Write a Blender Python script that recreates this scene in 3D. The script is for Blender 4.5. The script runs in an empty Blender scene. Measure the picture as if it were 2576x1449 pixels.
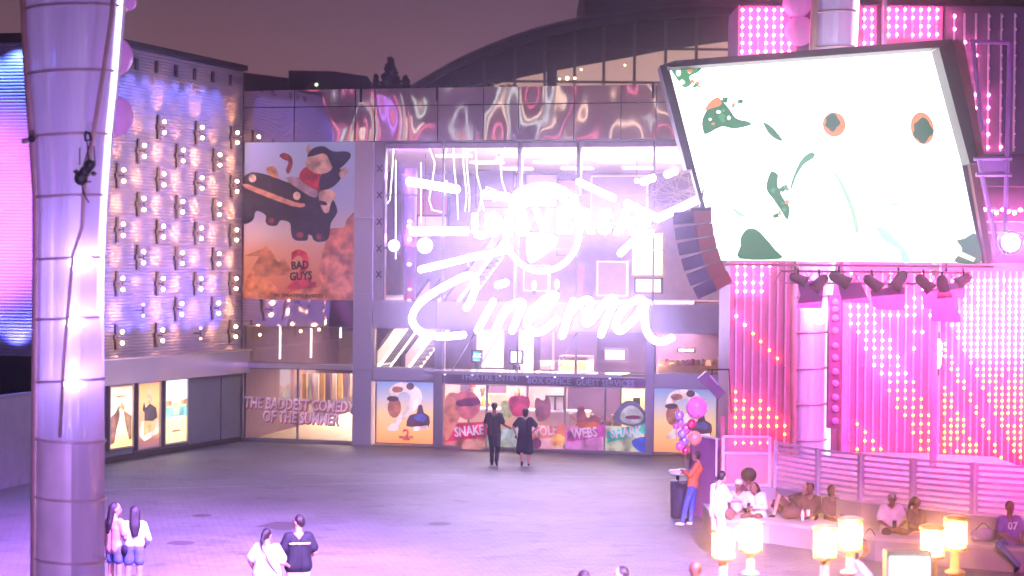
import bpy, bmesh, math, random
from mathutils import Vector, Matrix, Euler, noise
random.seed(7)
S = bpy.context.scene
COL = S.collection
R = math.radians
# ------------------------------------------------------------------ camera
PITCH, ROLL, FPX = math.atan(37.5/5000), 0.010, 5000.0
CL = Vector((0, 0, 5.5))
_f = Vector((0, math.cos(PITCH), -math.sin(PITCH)))
_u0 = Vector((0, math.sin(PITCH), math.cos(PITCH))); _r0 = Vector((1, 0, 0))
_r = _r0*math.cos(ROLL)+_u0*math.sin(ROLL); _u = _u0*math.cos(ROLL)-_r0*math.sin(ROLL)
cd = bpy.data.cameras.new('camera'); cam = bpy.data.objects.new('camera', cd); COL.objects.link(cam)
cd.sensor_width = 36; cd.lens = 36*FPX/2576; cd.clip_start = 0.1; cd.clip_end = 3000
_m = Matrix((_r, _u, -_f)).transposed().to_4x4(); _m.translation = CL; cam.matrix_world = _m
S.camera = cam
cd.dof.use_dof = True; cd.dof.focus_distance = 44; cd.dof.aperture_fstop = 1.3
# ------------------------------------------------------------------ render settings
S.render.engine = 'CYCLES'
S.view_settings.view_transform = 'Standard'; S.view_settings.look = 'None'
S.view_settings.exposure = 0.45; S.view_settings.gamma = 1
cy = S.cycles
cy.use_denoising = True; cy.denoiser = 'OPENIMAGEDENOISE'
cy.max_bounces = 5; cy.diffuse_bounces = 2; cy.glossy_bounces = 3; cy.transmission_bounces = 4
cy.transparent_max_bounces = 12; cy.volume_bounces = 0
cy.sample_clamp_indirect = 4.0; cy.caustics_reflective = False; cy.caustics_refractive = False
cy.use_light_tree = True
# ------------------------------------------------------------------ world: dusk sky
W = bpy.data.worlds.new('World'); S.world = W; W.use_nodes = True
nt = W.node_tree; bg = nt.nodes['Background']
tc = nt.nodes.new('ShaderNodeTexCoord'); sp = nt.nodes.new('ShaderNodeSeparateXYZ'); cr = nt.nodes.new('ShaderNodeValToRGB')
nt.links.new(tc.outputs['Generated'], sp.inputs[0]); nt.links.new(sp.outputs['Z'], cr.inputs[0]); nt.links.new(cr.outputs[0], bg.inputs[0])
cr.color_ramp.elements[0].position = 0.0; cr.color_ramp.elements[0].color = (.165, .080, .095, 1)
cr.color_ramp.elements[1].position = 1.0; cr.color_ramp.elements[1].color = (.035, .03, .075, 1)
for p_, c_ in ((.09, (.150, .072, .090, 1)), (.15, (.082, .046, .070, 1)), (.3, (.055, .036, .070, 1))):
    e = cr.color_ramp.elements.new(p_); e.color = c_
bg.inputs[1].default_value = 1.15

# ------------------------------------------------------------------ geometry helpers
def ray(px, py): return _f + _r*((px-1288)/FPX) + _u*((724.5-py)/FPX)
def gp(px, py, z=0.0):
    d = ray(px, py); return CL + d*((z-CL.z)/d.z)
def at(px, py, Y):
    d = ray(px, py); return CL + d*(Y/d.y)
class Fr:
    """vertical frame: u along the wall, z up, w out of the wall towards the camera"""
    def __init__(s, a, b):
        s.o = Vector((a.x, a.y, 0)); s.U = Vector((b.x-a.x, b.y-a.y, 0)).normalized()
        n = Vector((s.U.y, -s.U.x, 0)); s.N = n if n.dot(CL-s.o) > 0 else -n
        s.Z = Vector((0, 0, 1)); s.rz = math.atan2(s.U.y, s.U.x)
    def pt(s, u, z, w=0): return s.o + s.U*u + s.N*w + s.Z*z
    def uz(s, px, py, w=0):
        d = ray(px, py); o = s.o+s.N*w
        t = (o-CL).dot(s.N)/d.dot(s.N); p = CL+d*t
        return (p-o).dot(s.U), p.z
    def u(s, px, w=0, py=700): return s.uz(px, py, w)[0]
    def z(s, py, px, w=0): return s.uz(px, py, w)[1]
def cv(x0, y0, sc):
    return lambda X, Y: ((x0+X/sc)/1.118, (y0+Y/sc)/1.118)

class MB:
    def __init__(s): s.v = []; s.f = []; s.m = []; s.mi = 0; s.sm = []; s.smooth = False
    def add(s, vs, fs):
        b = len(s.v); s.v += [tuple(v) for v in vs]
        for f in fs: s.f.append([i+b for i in f]); s.m.append(s.mi); s.sm.append(s.smooth)
    def poly(s, pts): s.add(pts, [list(range(len(pts)))])
    def box8(s, p):
        s.add(p, [(0,1,2,3),(7,6,5,4),(0,4,5,1),(1,5,6,2),(2,6,7,3),(3,7,4,0)])
    def fbox(s, F, u0, u1, z0, z1, w0, w1):
        s.box8([F.pt(u0,z0,w1),F.pt(u1,z0,w1),F.pt(u1,z1,w1),F.pt(u0,z1,w1),F.pt(u0,z0,w0),F.pt(u1,z0,w0),F.pt(u1,z1,w0),F.pt(u0,z1,w0)])
    def box(s, c, sz, rot=None):
        c = Vector(c); h = Vector(sz)/2; M = rot if rot is not None else Matrix.Identity(3)
        P = [c+M@Vector((sx*h.x, sy*h.y, sz_*h.z)) for sz_ in (-1,1) for sy in (-1,1) for sx in (-1,1)]
        s.add(P, [(0,2,3,1),(4,5,7,6),(0,1,5,4),(1,3,7,5),(3,2,6,7),(2,0,4,6)])
    def tube(s, pts, r, n=8, cap=True, closed=False):
        pts = [Vector(p) for p in pts]; rs = r if isinstance(r, (list, tuple)) else [r]*len(pts)
        N = len(pts); b = len(s.v); prev = None; V = []
        for i, p in enumerate(pts):
            if closed: t = pts[(i+1) % N]-pts[i-1]
            else: t = pts[min(i+1, N-1)]-pts[max(i-1, 0)]
            if t.length < 1e-9: t = Vector((0,0,1))
            t.normalize()
            if prev is None:
                a = Vector((0,0,1)) if abs(t.z) < .9 else Vector((1,0,0)); x = t.cross(a).normalized()
            else:
                x = prev - t*prev.dot(t); x = x.normalized() if x.length > 1e-6 else t.cross(Vector((0,0,1))).normalized()
            prev = x; y = t.cross(x)
            for k in range(n):
                q = 2*math.pi*k/n; V.append(p+(x*math.cos(q)+y*math.sin(q))*rs[i])
        F = []
        for i in range(N if closed else N-1):
            j = (i+1) % N
            for k in range(n):
                F.append((i*n+k, i*n+(k+1) % n, j*n+(k+1) % n, j*n+k))
        if cap and not closed: F.append(list(range(n))[::-1]); F.append([(N-1)*n+k for k in range(n)])
        s.add(V, F)
    def lathe(s, c, prof, n=24, axis=None):
        c = Vector(c); V = []; F = []
        for (r, z) in prof:
            for k in range(n):
                q = 2*math.pi*k/n; V.append(c+Vector((r*math.cos(q), r*math.sin(q), z)))
        for i in range(len(prof)-1):
            for k in range(n): F.append((i*n+k, i*n+(k+1) % n, (i+1)*n+(k+1) % n, (i+1)*n+k))
        F.append(list(range(n))[::-1]); F.append([(len(prof)-1)*n+k for k in range(n)])
        s.add(V, F)
    def ball(s, c, r, n=12, m=8):
        c = Vector(c); r = Vector(r) if hasattr(r, '__len__') else Vector((r, r, r)); V = []; F = []
        V.append(c-Vector((0,0,r.z)))
        for i in range(1, m):
            a = -math.pi/2+math.pi*i/m
            for k in range(n):
                q = 2*math.pi*k/n; V.append(c+Vector((r.x*math.cos(a)*math.cos(q), r.y*math.cos(a)*math.sin(q), r.z*math.sin(a))))
        V.append(c+Vector((0,0,r.z))); T = len(V)-1
        for k in range(n):
            F.append((0, 1+(k+1) % n, 1+k)); F.append((T, 1+(m-2)*n+k, 1+(m-2)*n+(k+1) % n))
        for i in range(m-2):
            for k in range(n): F.append((1+i*n+k, 1+i*n+(k+1) % n, 1+(i+1)*n+(k+1) % n, 1+(i+1)*n+k))
        s.add(V, F)
    def prism(s, pts, off):
        n = len(pts); off = Vector(off); A = [Vector(p) for p in pts]; B = [p+off for p in A]
        s.add(A+B, [list(range(n)), list(range(n, 2*n))[::-1]]+[(i, i+n, (i+1) % n+n, (i+1) % n) for i in range(n)])
    def build(s, name, mats, parent=None, loc=None):
        me = bpy.data.meshes.new(name)
        vs = s.v
        if loc is not None: vs = [tuple(Vector(v)-Vector(loc)) for v in s.v]
        me.from_pydata(vs, [], s.f); me.update()
        for m in (mats if isinstance(mats, (list, tuple)) else [mats]): me.materials.append(m)
        me.polygons.foreach_set('material_index', s.m); me.polygons.foreach_set('use_smooth', s.sm)
        o = bpy.data.objects.new(name, me); COL.objects.link(o)
        if loc is not None: o.location = loc
        if parent is not None: parentto(o, parent)
        return o
def parentto(o, p):
    o.parent = p; o.matrix_parent_inverse = wm(p).inverted()
def wm(o):
    m = o.matrix_basis.copy()
    if o.parent: m = wm(o.parent)@o.matrix_parent_inverse@m
    return m
def tag(o, label=None, cat=None, group=None, kind=None):
    if label: o['label'] = label
    if cat: o['category'] = cat
    if group: o['group'] = group
    if kind: o['kind'] = kind
    return o
def empty(name, loc, label=None, cat=None, group=None):
    o = bpy.data.objects.new(name, None); COL.objects.link(o); o.location = loc; o.empty_display_size = .2
    return tag(o, label, cat, group)
def text_mesh(name, txt, mat, M, size, ext=.01, parent=None, sx=1.0, shear=0.0, offset=0.0, align='CENTER', res=2, depth_join=None):
    c = bpy.data.curves.new('t', 'FONT'); c.body = txt; c.size = size; c.extrude = ext; c.shear = shear; c.offset = offset
    c.align_x = align; c.align_y = 'CENTER'; c.resolution_u = res
    t = bpy.data.objects.new('t', c); COL.objects.link(t)
    bpy.context.view_layer.update()
    me = bpy.data.meshes.new_from_object(t.evaluated_get(bpy.context.evaluated_depsgraph_get()))
    bpy.data.objects.remove(t)
    me.transform(M@Matrix.Diagonal((sx, 1, 1, 1))); me.materials.clear(); me.materials.append(mat)
    o = bpy.data.objects.new(name, me); COL.objects.link(o)
    if parent is not None: parentto(o, parent)
    return o
def fmat(F, u, z, w, rot=0.0):
    M = Matrix((F.U, F.Z, F.N)).transposed().to_4x4(); M.translation = F.pt(u, z, w)
    return M@Matrix.Rotation(rot, 4, 'Z')
def smooth_path(pts, k=6):
    P = [Vector(p) for p in pts]; P = [P[0]*2-P[1]]+P+[P[-1]*2-P[-2]]; out = []
    for i in range(1, len(P)-2):
        a, b, c, d = P[i-1:i+3]
        for j in range(k):
            t = j/k
            out.append(.5*((2*b)+(c-a)*t+(2*a-5*b+4*c-d)*t*t+(3*b-a-3*c+d)*t**3))
    out.append(P[-2]); return out

# ------------------------------------------------------------------ materials
def newmat(name):
    m = bpy.data.materials.new(name); m.use_nodes = True
    return m, m.node_tree, m.node_tree.nodes['Principled BSDF']
def pbr(name, col, rough=.6, metal=0, var=.12, scale=3.0, bump=0, bscale=30, spec=None, trans=0, alpha=None):
    m, t, b = newmat(name)
    b.inputs['Roughness'].default_value = rough; b.inputs['Metallic'].default_value = metal
    if trans: b.inputs['Transmission Weight'].default_value = trans
    if spec is not None: b.inputs['Specular IOR Level'].default_value = spec
    tc = t.nodes.new('ShaderNodeTexCoord')
    n = t.nodes.new('ShaderNodeTexNoise'); n.inputs['Scale'].default_value = scale; n.inputs['Detail'].default_value = 6
    t.links.new(tc.outputs['Object'], n.inputs['Vector'])
    mr = t.nodes.new('ShaderNodeMapRange'); mr.inputs[1].default_value = .3; mr.inputs[2].default_value = .7
    mr.inputs[3].default_value = 1-var; mr.inputs[4].default_value = 1+var
    t.links.new(n.outputs[0], mr.inputs[0])
    mx = t.nodes.new('ShaderNodeVectorMath'); mx.operation = 'SCALE'; mx.inputs[0].default_value = col
    t.links.new(mr.outputs[0], mx.inputs['Scale']); t.links.new(mx.outputs[0], b.inputs['Base Color'])
    if bump:
        n2 = t.nodes.new('ShaderNodeTexNoise'); n2.inputs['Scale'].default_value = bscale; n2.inputs['Detail'].default_value = 4
        t.links.new(tc.outputs['Object'], n2.inputs['Vector'])
        bp = t.nodes.new('ShaderNodeBump'); bp.inputs['Strength'].default_value = bump; bp.inputs['Distance'].default_value = .02
        t.links.new(n2.outputs[0], bp.inputs['Height']); t.links.new(bp.outputs[0], b.inputs['Normal'])
    return m
def emi(name, col, st, base=(.02, .02, .02)):
    m, t, b = newmat(name)
    b.inputs['Base Color'].default_value = (*base, 1)
    b.inputs['Emission Color'].default_value = (*col, 1); b.inputs['Emission Strength'].default_value = st
    return m
def wavy_metal(name, col, dist=.05, scale=.9, rough=.08, stretch=(1, 1, .45), metal=1):
    m, t, b = newmat(name)
    b.inputs['Base Color'].default_value = (*col, 1); b.inputs['Metallic'].default_value = metal; b.inputs['Roughness'].default_value = rough
    tc = t.nodes.new('ShaderNodeTexCoord'); mp = t.nodes.new('ShaderNodeMapping'); mp.inputs['Scale'].default_value = stretch
    n = t.nodes.new('ShaderNodeTexNoise'); n.inputs['Scale'].default_value = scale; n.inputs['Detail'].default_value = .4
    bp = t.nodes.new('ShaderNodeBump'); bp.inputs['Strength'].default_value = 1; bp.inputs['Distance'].default_value = dist
    t.links.new(tc.outputs['Object'], mp.inputs[0]); t.links.new(mp.outputs[0], n.inputs['Vector'])
    t.links.new(n.outputs[0], bp.inputs['Height']); t.links.new(bp.outputs[0], b.inputs['Normal'])
    return m
def glassm(name, tint=(.93, .9, .93), refl=.14, rough=.02):
    m = bpy.data.materials.new(name); m.use_nodes = True; t = m.node_tree; t.nodes.clear()
    o = t.nodes.new('ShaderNodeOutputMaterial'); mx = t.nodes.new('ShaderNodeMixShader')
    tr = t.nodes.new('ShaderNodeBsdfTransparent'); gl = t.nodes.new('ShaderNodeBsdfGlossy'); fr = t.nodes.new('ShaderNodeFresnel')
    tr.inputs[0].default_value = (*tint, 1); gl.inputs['Roughness'].default_value = rough; gl.inputs[0].default_value = (1, 1, 1, 1)
    ad = t.nodes.new('ShaderNodeMath'); ad.operation = 'ADD'; ad.inputs[1].default_value = refl; fr.inputs[0].default_value = 1.12
    t.links.new(fr.outputs[0], ad.inputs[0]); t.links.new(ad.outputs[0], mx.inputs[0])
    t.links.new(tr.outputs[0], mx.inputs[1]); t.links.new(gl.outputs[0], mx.inputs[2]); t.links.new(mx.outputs[0], o.inputs[0])
    return m
def gradm(name, stops, axis='Z', lo=0, hi=1, emit=0, rough=.5, nscale=2.0, namp=.05):
    """printed vertical gradient in world position"""
    m, t, b = newmat(name)
    g = t.nodes.new('ShaderNodeNewGeometry'); s_ = t.nodes.new('ShaderNodeSeparateXYZ'); t.links.new(g.outputs['Position'], s_.inputs[0])
    mr = t.nodes.new('ShaderNodeMapRange'); mr.inputs[1].default_value = lo; mr.inputs[2].default_value = hi
    t.links.new(s_.outputs[axis], mr.inputs[0])
    n = t.nodes.new('ShaderNodeTexNoise'); n.inputs['Scale'].default_value = nscale; n.inputs['Detail'].default_value = 5; t.links.new(g.outputs['Position'], n.inputs['Vector'])
    ma = t.nodes.new('ShaderNodeMath'); ma.operation = 'MULTIPLY_ADD'; ma.inputs[1].default_value = namp*4; t.links.new(n.outputs[0], ma.inputs[0])
    sb = t.nodes.new('ShaderNodeMath'); sb.operation = 'SUBTRACT'; sb.inputs[1].default_value = namp*2
    t.links.new(mr.outputs[0], ma.inputs[2]); t.links.new(ma.outputs[0], sb.inputs[0])
    cr = t.nodes.new('ShaderNodeValToRGB'); t.links.new(sb.outputs[0], cr.inputs[0])
    for i, (p, c) in enumerate(stops):
        e = cr.color_ramp.elements[i] if i < 2 else cr.color_ramp.elements.new(p)
        e.position = p; e.color = (*c, 1)
    t.links.new(cr.outputs[0], b.inputs['Base Color']); b.inputs['Roughness'].default_value = rough
    if emit: t.links.new(cr.outputs[0], b.inputs['Emission Color']); b.inputs['Emission Strength'].default_value = emit
    return m

M_metal = pbr('brushed_metal', (.55, .5, .55), .32, 1, .08, 2, .05, 60)
M_wavy = wavy_metal('wavy_metal', (.85, .70, .74), .075, .75, .05, (1, 1, .75))
M_wavy2 = wavy_metal('wavy_metal_soft', (.66, .62, .68), .03, .9, .2, metal=.55)
M_seam = pbr('dark_seam', (.03, .02, .04), .6)
M_dark = pbr('dark_paint', (.02, .018, .03), .6)
M_black = pbr('black_metal', (.012, .012, .018), .45)
M_grey = pbr('grey_panel', (.16, .15, .19), .55, 0, .1, 2, .1, 20)
M_white = pbr('white_paint', (.8, .78, .8), .5)
M_wall = pbr('interior_plaster', (.62, .48, .46), .7)
M_wall2 = pbr('interior_mauve', (.32, .2, .26), .7)
M_ceil = pbr('interior_ceiling', (.8, .72, .74), .8)
M_floor = pbr('interior_tile', (.45, .36, .33), .25)
M_wood = pbr('warm_wood', (.55, .33, .14), .5, 0, .2, 5)
M_glass = glassm('window_glass', refl=.0, rough=.05)
M_glass2 = glassm('mirror_tint_glass', (.62, .56, .58), .16)
M_pane = pbr('ribbed_aluminium', (.21, .19, .29), .62, .05, .06, 1.5)
M_skin = pbr('skin', (.52, .28, .2), .5, 0, .06, 8)
M_skin_d = pbr('skin_brown', (.25, .12, .08), .5, 0, .06, 8)
M_hair = pbr('dark_hair', (.018, .012, .014), .45, 0, .3, 40, .5, 90)
M_led_pw = emi('bulb_pink', (1, .13, .36), 62)
M_led_y = emi('bulb_amber', (1, .085, .012), 34)
M_led_off = pbr('bulb_unlit', (.75, .5, .7), .25)
M_tube_w = emi('white_tube', (1, .95, .92), 4)
M_neon = emi('sign_neon', (.68, .54, 1), 34)
M_warm = emi('warm_bulb', (1, .55, .25), 44)
# ------------------------------------------------------------------ lamps of the place
def lamp(kind, name, loc, col, power, target=None, size=.2, angle=60, blend=.6, sizey=None, soft=.1):
    d = bpy.data.lights.new(name, kind); d.color = col; d.energy = power
    if kind == 'AREA':
        d.size = size
        if sizey: d.shape = 'RECTANGLE'; d.size_y = sizey
    else: d.shadow_soft_size = soft
    if kind == 'SPOT': d.spot_size = R(angle); d.spot_blend = blend
    o = bpy.data.objects.new(name, d); COL.objects.link(o); o.location = loc
    if target is not None: o.rotation_euler = (Vector(target)-Vector(loc)).to_track_quat('-Z', 'Y').to_euler()
    return o
# stage floods washing the plaza lavender, on masts beside and above the viewpoint
lamp('SPOT', 'plaza_flood_light', (-1.5, 25.5, 13), (.46, .20, 1), 150000, (-7.0, 37, 0), angle=46, blend=1, soft=.3)
lamp('SPOT', 'plaza_flood_light', (4, 14, 12), (.62, .33, 1), 250000, (.2, 34.5, 0), angle=36, blend=1, soft=.3)
lamp('SPOT', 'plaza_flood_light', (11, 22, 11), (.9, .12, .8), 9000, (8.5, 41, 0), angle=46, blend=1, soft=.3)
lamp('SPOT', 'plaza_flood_light', (0, 10, 13), (.40, .32, 1), 46000, (-1.5, 50, 0), angle=30, blend=1, soft=.3)

# ------------------------------------------------------------------ frames of the place
FA = Fr(gp(610, 1110), gp(1830, 1152))            # cinema facade
LW = Fr(gp(258, 1167), gp(608, 1110))             # ribbed wall, long side
def structure(o): o['kind'] = 'structure'; return o

# ground
def paving():
    m, t, b = newmat('plaza_paving')
    g = t.nodes.new('ShaderNodeNewGeometry')
    mp = t.nodes.new('ShaderNodeMapping'); mp.inputs['Rotation'].default_value = (0, 0, R(-12)); t.links.new(g.outputs['Position'], mp.inputs[0])
    br = t.nodes.new('ShaderNodeTexBrick'); br.inputs['Scale'].default_value = 1.6; br.inputs['Mortar Size'].default_value = .012
    br.inputs['Color1'].default_value = (.20, .20, .21, 1); br.inputs['Color2'].default_value = (.165, .165, .175, 1); br.inputs['Mortar'].default_value = (.09, .09, .095, 1)
    t.links.new(mp.outputs[0], br.inputs['Vector'])
    n = t.nodes.new('ShaderNodeTexNoise'); n.inputs['Scale'].default_value = .35; n.inputs['Detail'].default_value = 8; t.links.new(g.outputs['Position'], n.inputs['Vector'])
    mr = t.nodes.new('ShaderNodeMapRange'); mr.inputs[1].default_value = .3; mr.inputs[2].default_value = .7; mr.inputs[3].default_value = .78; mr.inputs[4].default_value = 1.18
    t.links.new(n.outputs[0], mr.inputs[0])
    n3 = t.nodes.new('ShaderNodeTexNoise'); n3.inputs['Scale'].default_value = 1.1; n3.inputs['Detail'].default_value = 9; n3.inputs['Roughness'].default_value = .7; t.links.new(g.outputs['Position'], n3.inputs['Vector'])
    m3 = t.nodes.new('ShaderNodeMapRange'); m3.inputs[1].default_value = .54; m3.inputs[2].default_value = .66; m3.inputs[3].default_value = 1; m3.inputs[4].default_value = .60; t.links.new(n3.outputs[0], m3.inputs[0])
    mm = t.nodes.new('ShaderNodeMath'); mm.operation = 'MULTIPLY'; t.links.new(mr.outputs[0], mm.inputs[0]); t.links.new(m3.outputs[0], mm.inputs[1])
    mx = t.nodes.new('ShaderNodeVectorMath'); mx.operation = 'SCALE'; t.links.new(br.outputs[0], mx.inputs[0]); t.links.new(mm.outputs[0], mx.inputs['Scale'])
    t.links.new(mx.outputs[0], b.inputs['Base Color']); b.inputs['Roughness'].default_value = .55
    n2 = t.nodes.new('ShaderNodeTexNoise'); n2.inputs['Scale'].default_value = 14; n2.inputs['Detail'].default_value = 5; t.links.new(g.outputs['Position'], n2.inputs['Vector'])
    bp = t.nodes.new('ShaderNodeBump'); bp.inputs['Strength'].default_value = .35; bp.inputs['Distance'].default_value = .02; t.links.new(n2.outputs[0], bp.inputs['Height']); t.links.new(bp.outputs[0], b.inputs['Normal'])
    return m
M_pave = paving()
mb = MB(); mb.poly([(-140, -60, 0), (140, -60, 0), (140, 180, 0), (-140, 180, 0)])
structure(mb.build('ground', M_pave))
# drain channels (pale line pairs) across the plaza
M_drain = pbr('drain_steel', (.26, .25, .28), .5, .2, .4, 3)
for nm, pts, lab in (('drain_channel', [(655, 1190), (1710, 1202)], 'thin pale drain line nearest the cinema doors'),
                     ('drain_channel', [(262, 1232), (1120, 1211)], 'long pale drain line running from the tall lit column')):
    a, b_ = gp(*pts[0]), gp(*pts[1]); d = (b_-a).normalized(); n = Vector((-d.y, d.x, 0))*.07
    mb = MB(); mb.poly([a-n+Vector((0,0,.004)), b_-n+Vector((0,0,.004)), b_+n+Vector((0,0,.004)), a+n+Vector((0,0,.004))])
    tag(mb.build(nm, M_drain), lab, 'drain')
M_patch = pbr('dark_floor_patch', (.09, .075, .08), .6, 0, .2, 6)  # plain darker patches laid flat on the paving
def disc_patch(px, py, rx, ry, lab, tail=False):
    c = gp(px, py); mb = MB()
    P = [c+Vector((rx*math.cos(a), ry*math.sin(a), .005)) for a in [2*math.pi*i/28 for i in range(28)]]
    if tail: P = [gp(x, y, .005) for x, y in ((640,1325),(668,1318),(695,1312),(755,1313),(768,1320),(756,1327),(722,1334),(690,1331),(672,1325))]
    mb.poly(P if P[0].z else P); tag(mb.build('floor_patch', M_patch), lab, 'floor plate')
disc_patch(508, 1297, .22, .28, 'small dark round floor patch, farthest of the patches')
disc_patch(455, 1366, .28, .3, 'dark round floor patch nearest the women in shorts')
disc_patch(695, 1325, 1, 1, 'large dark angular floor patch beyond the couple at the bottom', True)
disc_patch(1105, 1318, .25, .3, 'faint round floor patch in the middle of the plaza')

# ------------------------------------------------------------------ cinema building
cin = empty('cinema_building', FA.pt(7.5, 0, -8), 'wide glass fronted cinema with mirror metal bands and lit lobby', 'building')
Zt, Zs, Zf = FA.z(225, 900), FA.z(267, 900), FA.z(356, 900)
Zb1, Zb0 = FA.z(757, 1000), FA.z(825, 1000)
Zl1, Zl0 = FA.z(915, 760), FA.z(927, 760)
U = lambda px, py=700: FA.u(px, 0, py)
UL, UR = U(610), U(1832)
seam_us = [U(p) for p in (740, 893, 942, 1100, 1215, 1303, 1442, 1560, 1648, 1750)]
# top fascia: two rows of panels
edges = [UL+.03]+seam_us+[UR]
for row, (z0, z1) in enumerate(((Zf, Zs-.03), (Zs, Zt))):
    for i in range(len(edges)-1):
        mb = MB(); mb.fbox(FA, edges[i]+.015, edges[i+1]-.015, z0, z1, -.05, .12)
        mb.build('fascia_panel', M_wavy, cin)
mb = MB(); mb.fbox(FA, UL, UR, Zf-.05, Zt-.02, -.35, -.051); mb.build('backing', M_seam, cin)
# short dark brackets over the top edge
for p in (907, 1356-1356+1098, 1640):
    mb = MB(); mb.fbox(FA, U(p)-.03, U(p)+.03, Zt-.42, Zt+.05, .12, .16); mb.build('bracket', M_seam, cin)
# roof slab + side walls + back wall
mb = MB(); mb.fbox(FA, UL, UR, Zt-.3, Zt-.1, -18, -.36); mb.build('roof', M_dark, cin)
mb = MB(); mb.fbox(FA, UL, UR, 0, Zt-.31, -16.4, -16.1); mb.build('back_wall', M_wall2, cin)
mb = MB(); mb.fbox(FA, UL-.3, UL-.01, 0, Zt-.3, -16, -.4); mb.fbox(FA, UR+.01, UR+.3, 0, Zt-.3, -16, -.4); mb.build('side_wall', M_wall2, cin)
mb = MB(); mb.fbox(FA, UL, UR, Zt-1.85, Zt-1.7, -16, -.4); mb.build('ceiling', M_ceil, cin)
mb = MB(); mb.fbox(FA, UL, UR, .01, .05, -16, -.1); mb.build('lobby_floor', M_floor, cin)
# upper floor slabs
uc = U(893)
mb = MB(); mb.fbox(FA, UL, U(893), Zb0, Zb1, -15.9, -.15); mb.fbox(FA, U(1330), UR, Zb0, Zb1-.05, -15.9, -.25)
mb.build('floor_slab', M_ceil, cin)
# metal piers
def pier(p0, p1, y0, y1, m=M_metal, w=.10, nm='pier'):
    mb = MB(); z0 = 0 if y1 > 1105 else FA.z(y1, p0); z1 = FA.z(y0, p0)
    n = max(1, round((z1-z0)/2.6)); h = (z1-z0)/n
    for i in range(n): mb.fbox(FA, U(p0), U(p1), z0+i*h+.008, z0+(i+1)*h-.008, -.3, w)
    return mb.build(nm, m, cin)
pier(893, 940, 357, 1125, M_wavy2, .14)
pier(1097, 1116, 826, 1140); pier(1629, 1648, 826, 1150); pier(1822, 1832, 357, 1155)
pier(940, 964, 357, 757, M_metal, .06, 'truss_post')
mb = MB()
for y in (424, 491, 558, 625, 690):
    z = FA.z(y, 955); u0, u1 = U(949), U(961)
    for a, b_ in (((u0, z-.1), (u1, z+.1)), ((u0, z+.1), (u1, z-.1))): mb.tube([FA.pt(a[0], a[1], .09), FA.pt(b_[0], b_[1], .09)], .02, 5)
mb.build('glass_clamp', M_black, cin)
# bands
for p0, p1 in ((612, 893), (941, 1100), (1101, 1303), (1304, 1640), (1641, 1822)):
    mb = MB(); mb.fbox(FA, U(p0)+.01, U(p1)-.01, Zb0, Zb1, -.12, .10); mb.build('band_panel', M_wavy if p0 < 700 else M_wavy2, cin)
mb = MB(); mb.fbox(FA, U(942), U(1097), FA.z(960, 1000), FA.z(925, 1000), -.12, .08); mb.build('band_panel', M_wavy2, cin)
mb = MB(); mb.fbox(FA, U(1649), U(1822), FA.z(975, 1700), FA.z(940, 1700), -.12, .08); mb.build('band_panel', M_wavy2, cin)
mb = MB(); mb.fbox(FA, UL+.02, U(893), Zl0, Zl1, -.1, .22); mb.build('ledge', M_metal, cin)
mb = MB(); mb.fbox(FA, UL+.02, U(893), 0, .1, -.12, .05); mb.fbox(FA, U(1117), U(1628), 0, .07, -.12, .05); mb.build('door_sill', M_metal, cin)
# glazing: every bay a frame with its pane
M_fr = pbr('glazing_frame', (.22, .18, .24), .4, .3)
def window(p0, p1, z0, z1, m=M_glass, fr=.022, fm=M_fr, nm='window'):
    u0, u1 = U(p0), U(p1); mb = MB()
    mb.fbox(FA, u0, u0+fr, z0, z1, -.06, .05); mb.fbox(FA, u1-fr, u1, z0, z1, -.06, .05)
    mb.fbox(FA, u0+fr, u1-fr, z0, z0+fr, -.06, .05); mb.fbox(FA, u0+fr, u1-fr, z1-fr, z1, -.06, .05)
    o = mb.build(nm, fm, cin)
    mb = MB(); mb.poly([FA.pt(u0+fr, z0+fr, 0), FA.pt(u1-fr, z0+fr, 0), FA.pt(u1-fr, z1-fr, 0), FA.pt(u0+fr, z1-fr, 0)])
    mb.build('pane', m, o); return o
zr = [Zb1, FA.z(625, 1100), FA.z(491, 1100), Zf]
cols = [965, 1113, 1303, 1450, 1643, 1822]
for i in range(5):
    for j in range(3): window(cols[i], cols[i+1], zr[j]+.01, zr[j+1]-.01)
for p in (1302, 1451):
    mb = MB(); mb.fbox(FA, U(p)-.06, U(p)+.06, zr[2], Zf, -.3, -.07); mb.build('mullion', M_metal, cin)
window(613, 893, Zl1+.01, Zb0-.01, M_glass2)
window(613, 752, .1, Zl0-.01, M_glass2); window(752, 893, .1, Zl0-.01, M_glass2)
Zc = FA.z(925, 1000)
window(942, 1097, Zc+.01, Zb0-.01); window(1117, 1303, Zc-.05, Zb0-.01); window(1304, 1450, Zc-.05, Zb0-.01)
window(1451, 1629, Zc-.05, Zb0-.01); window(1649, 1822, FA.z(940, 1700)+.01, Zb0-.01)
Ze = FA.z(968, 1300)
dx = [1117, 1228, 1330, 1425, 1525, 1628]
for i in range(5): window(dx[i], dx[i+1], .08, Ze-.01, M_glass, .03, M_metal, 'door')
# sign band above the doors
mb = MB(); mb.fbox(FA, U(1117), U(1628), Ze, FA.z(943, 1300), -.1, .06); sb_ = mb.build('sign_band', pbr('violet_sign_band', (.22, .10, .26), .4), cin)
M_signlt = pbr('sign_letter', (.55, .5, .8), .5)
for t_, p_, y_ in (('THEATRE ENTRY', 1232, 950), ('BOX OFFICE', 1381, 959), ('GUEST SERVICES', 1522, 964)):
    u, z = FA.uz(p_, y_, .07); text_mesh('lettering', t_, M_signlt, fmat(FA, u, z, .075), .27, .008, sb_, sx=.92, offset=.004)
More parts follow.
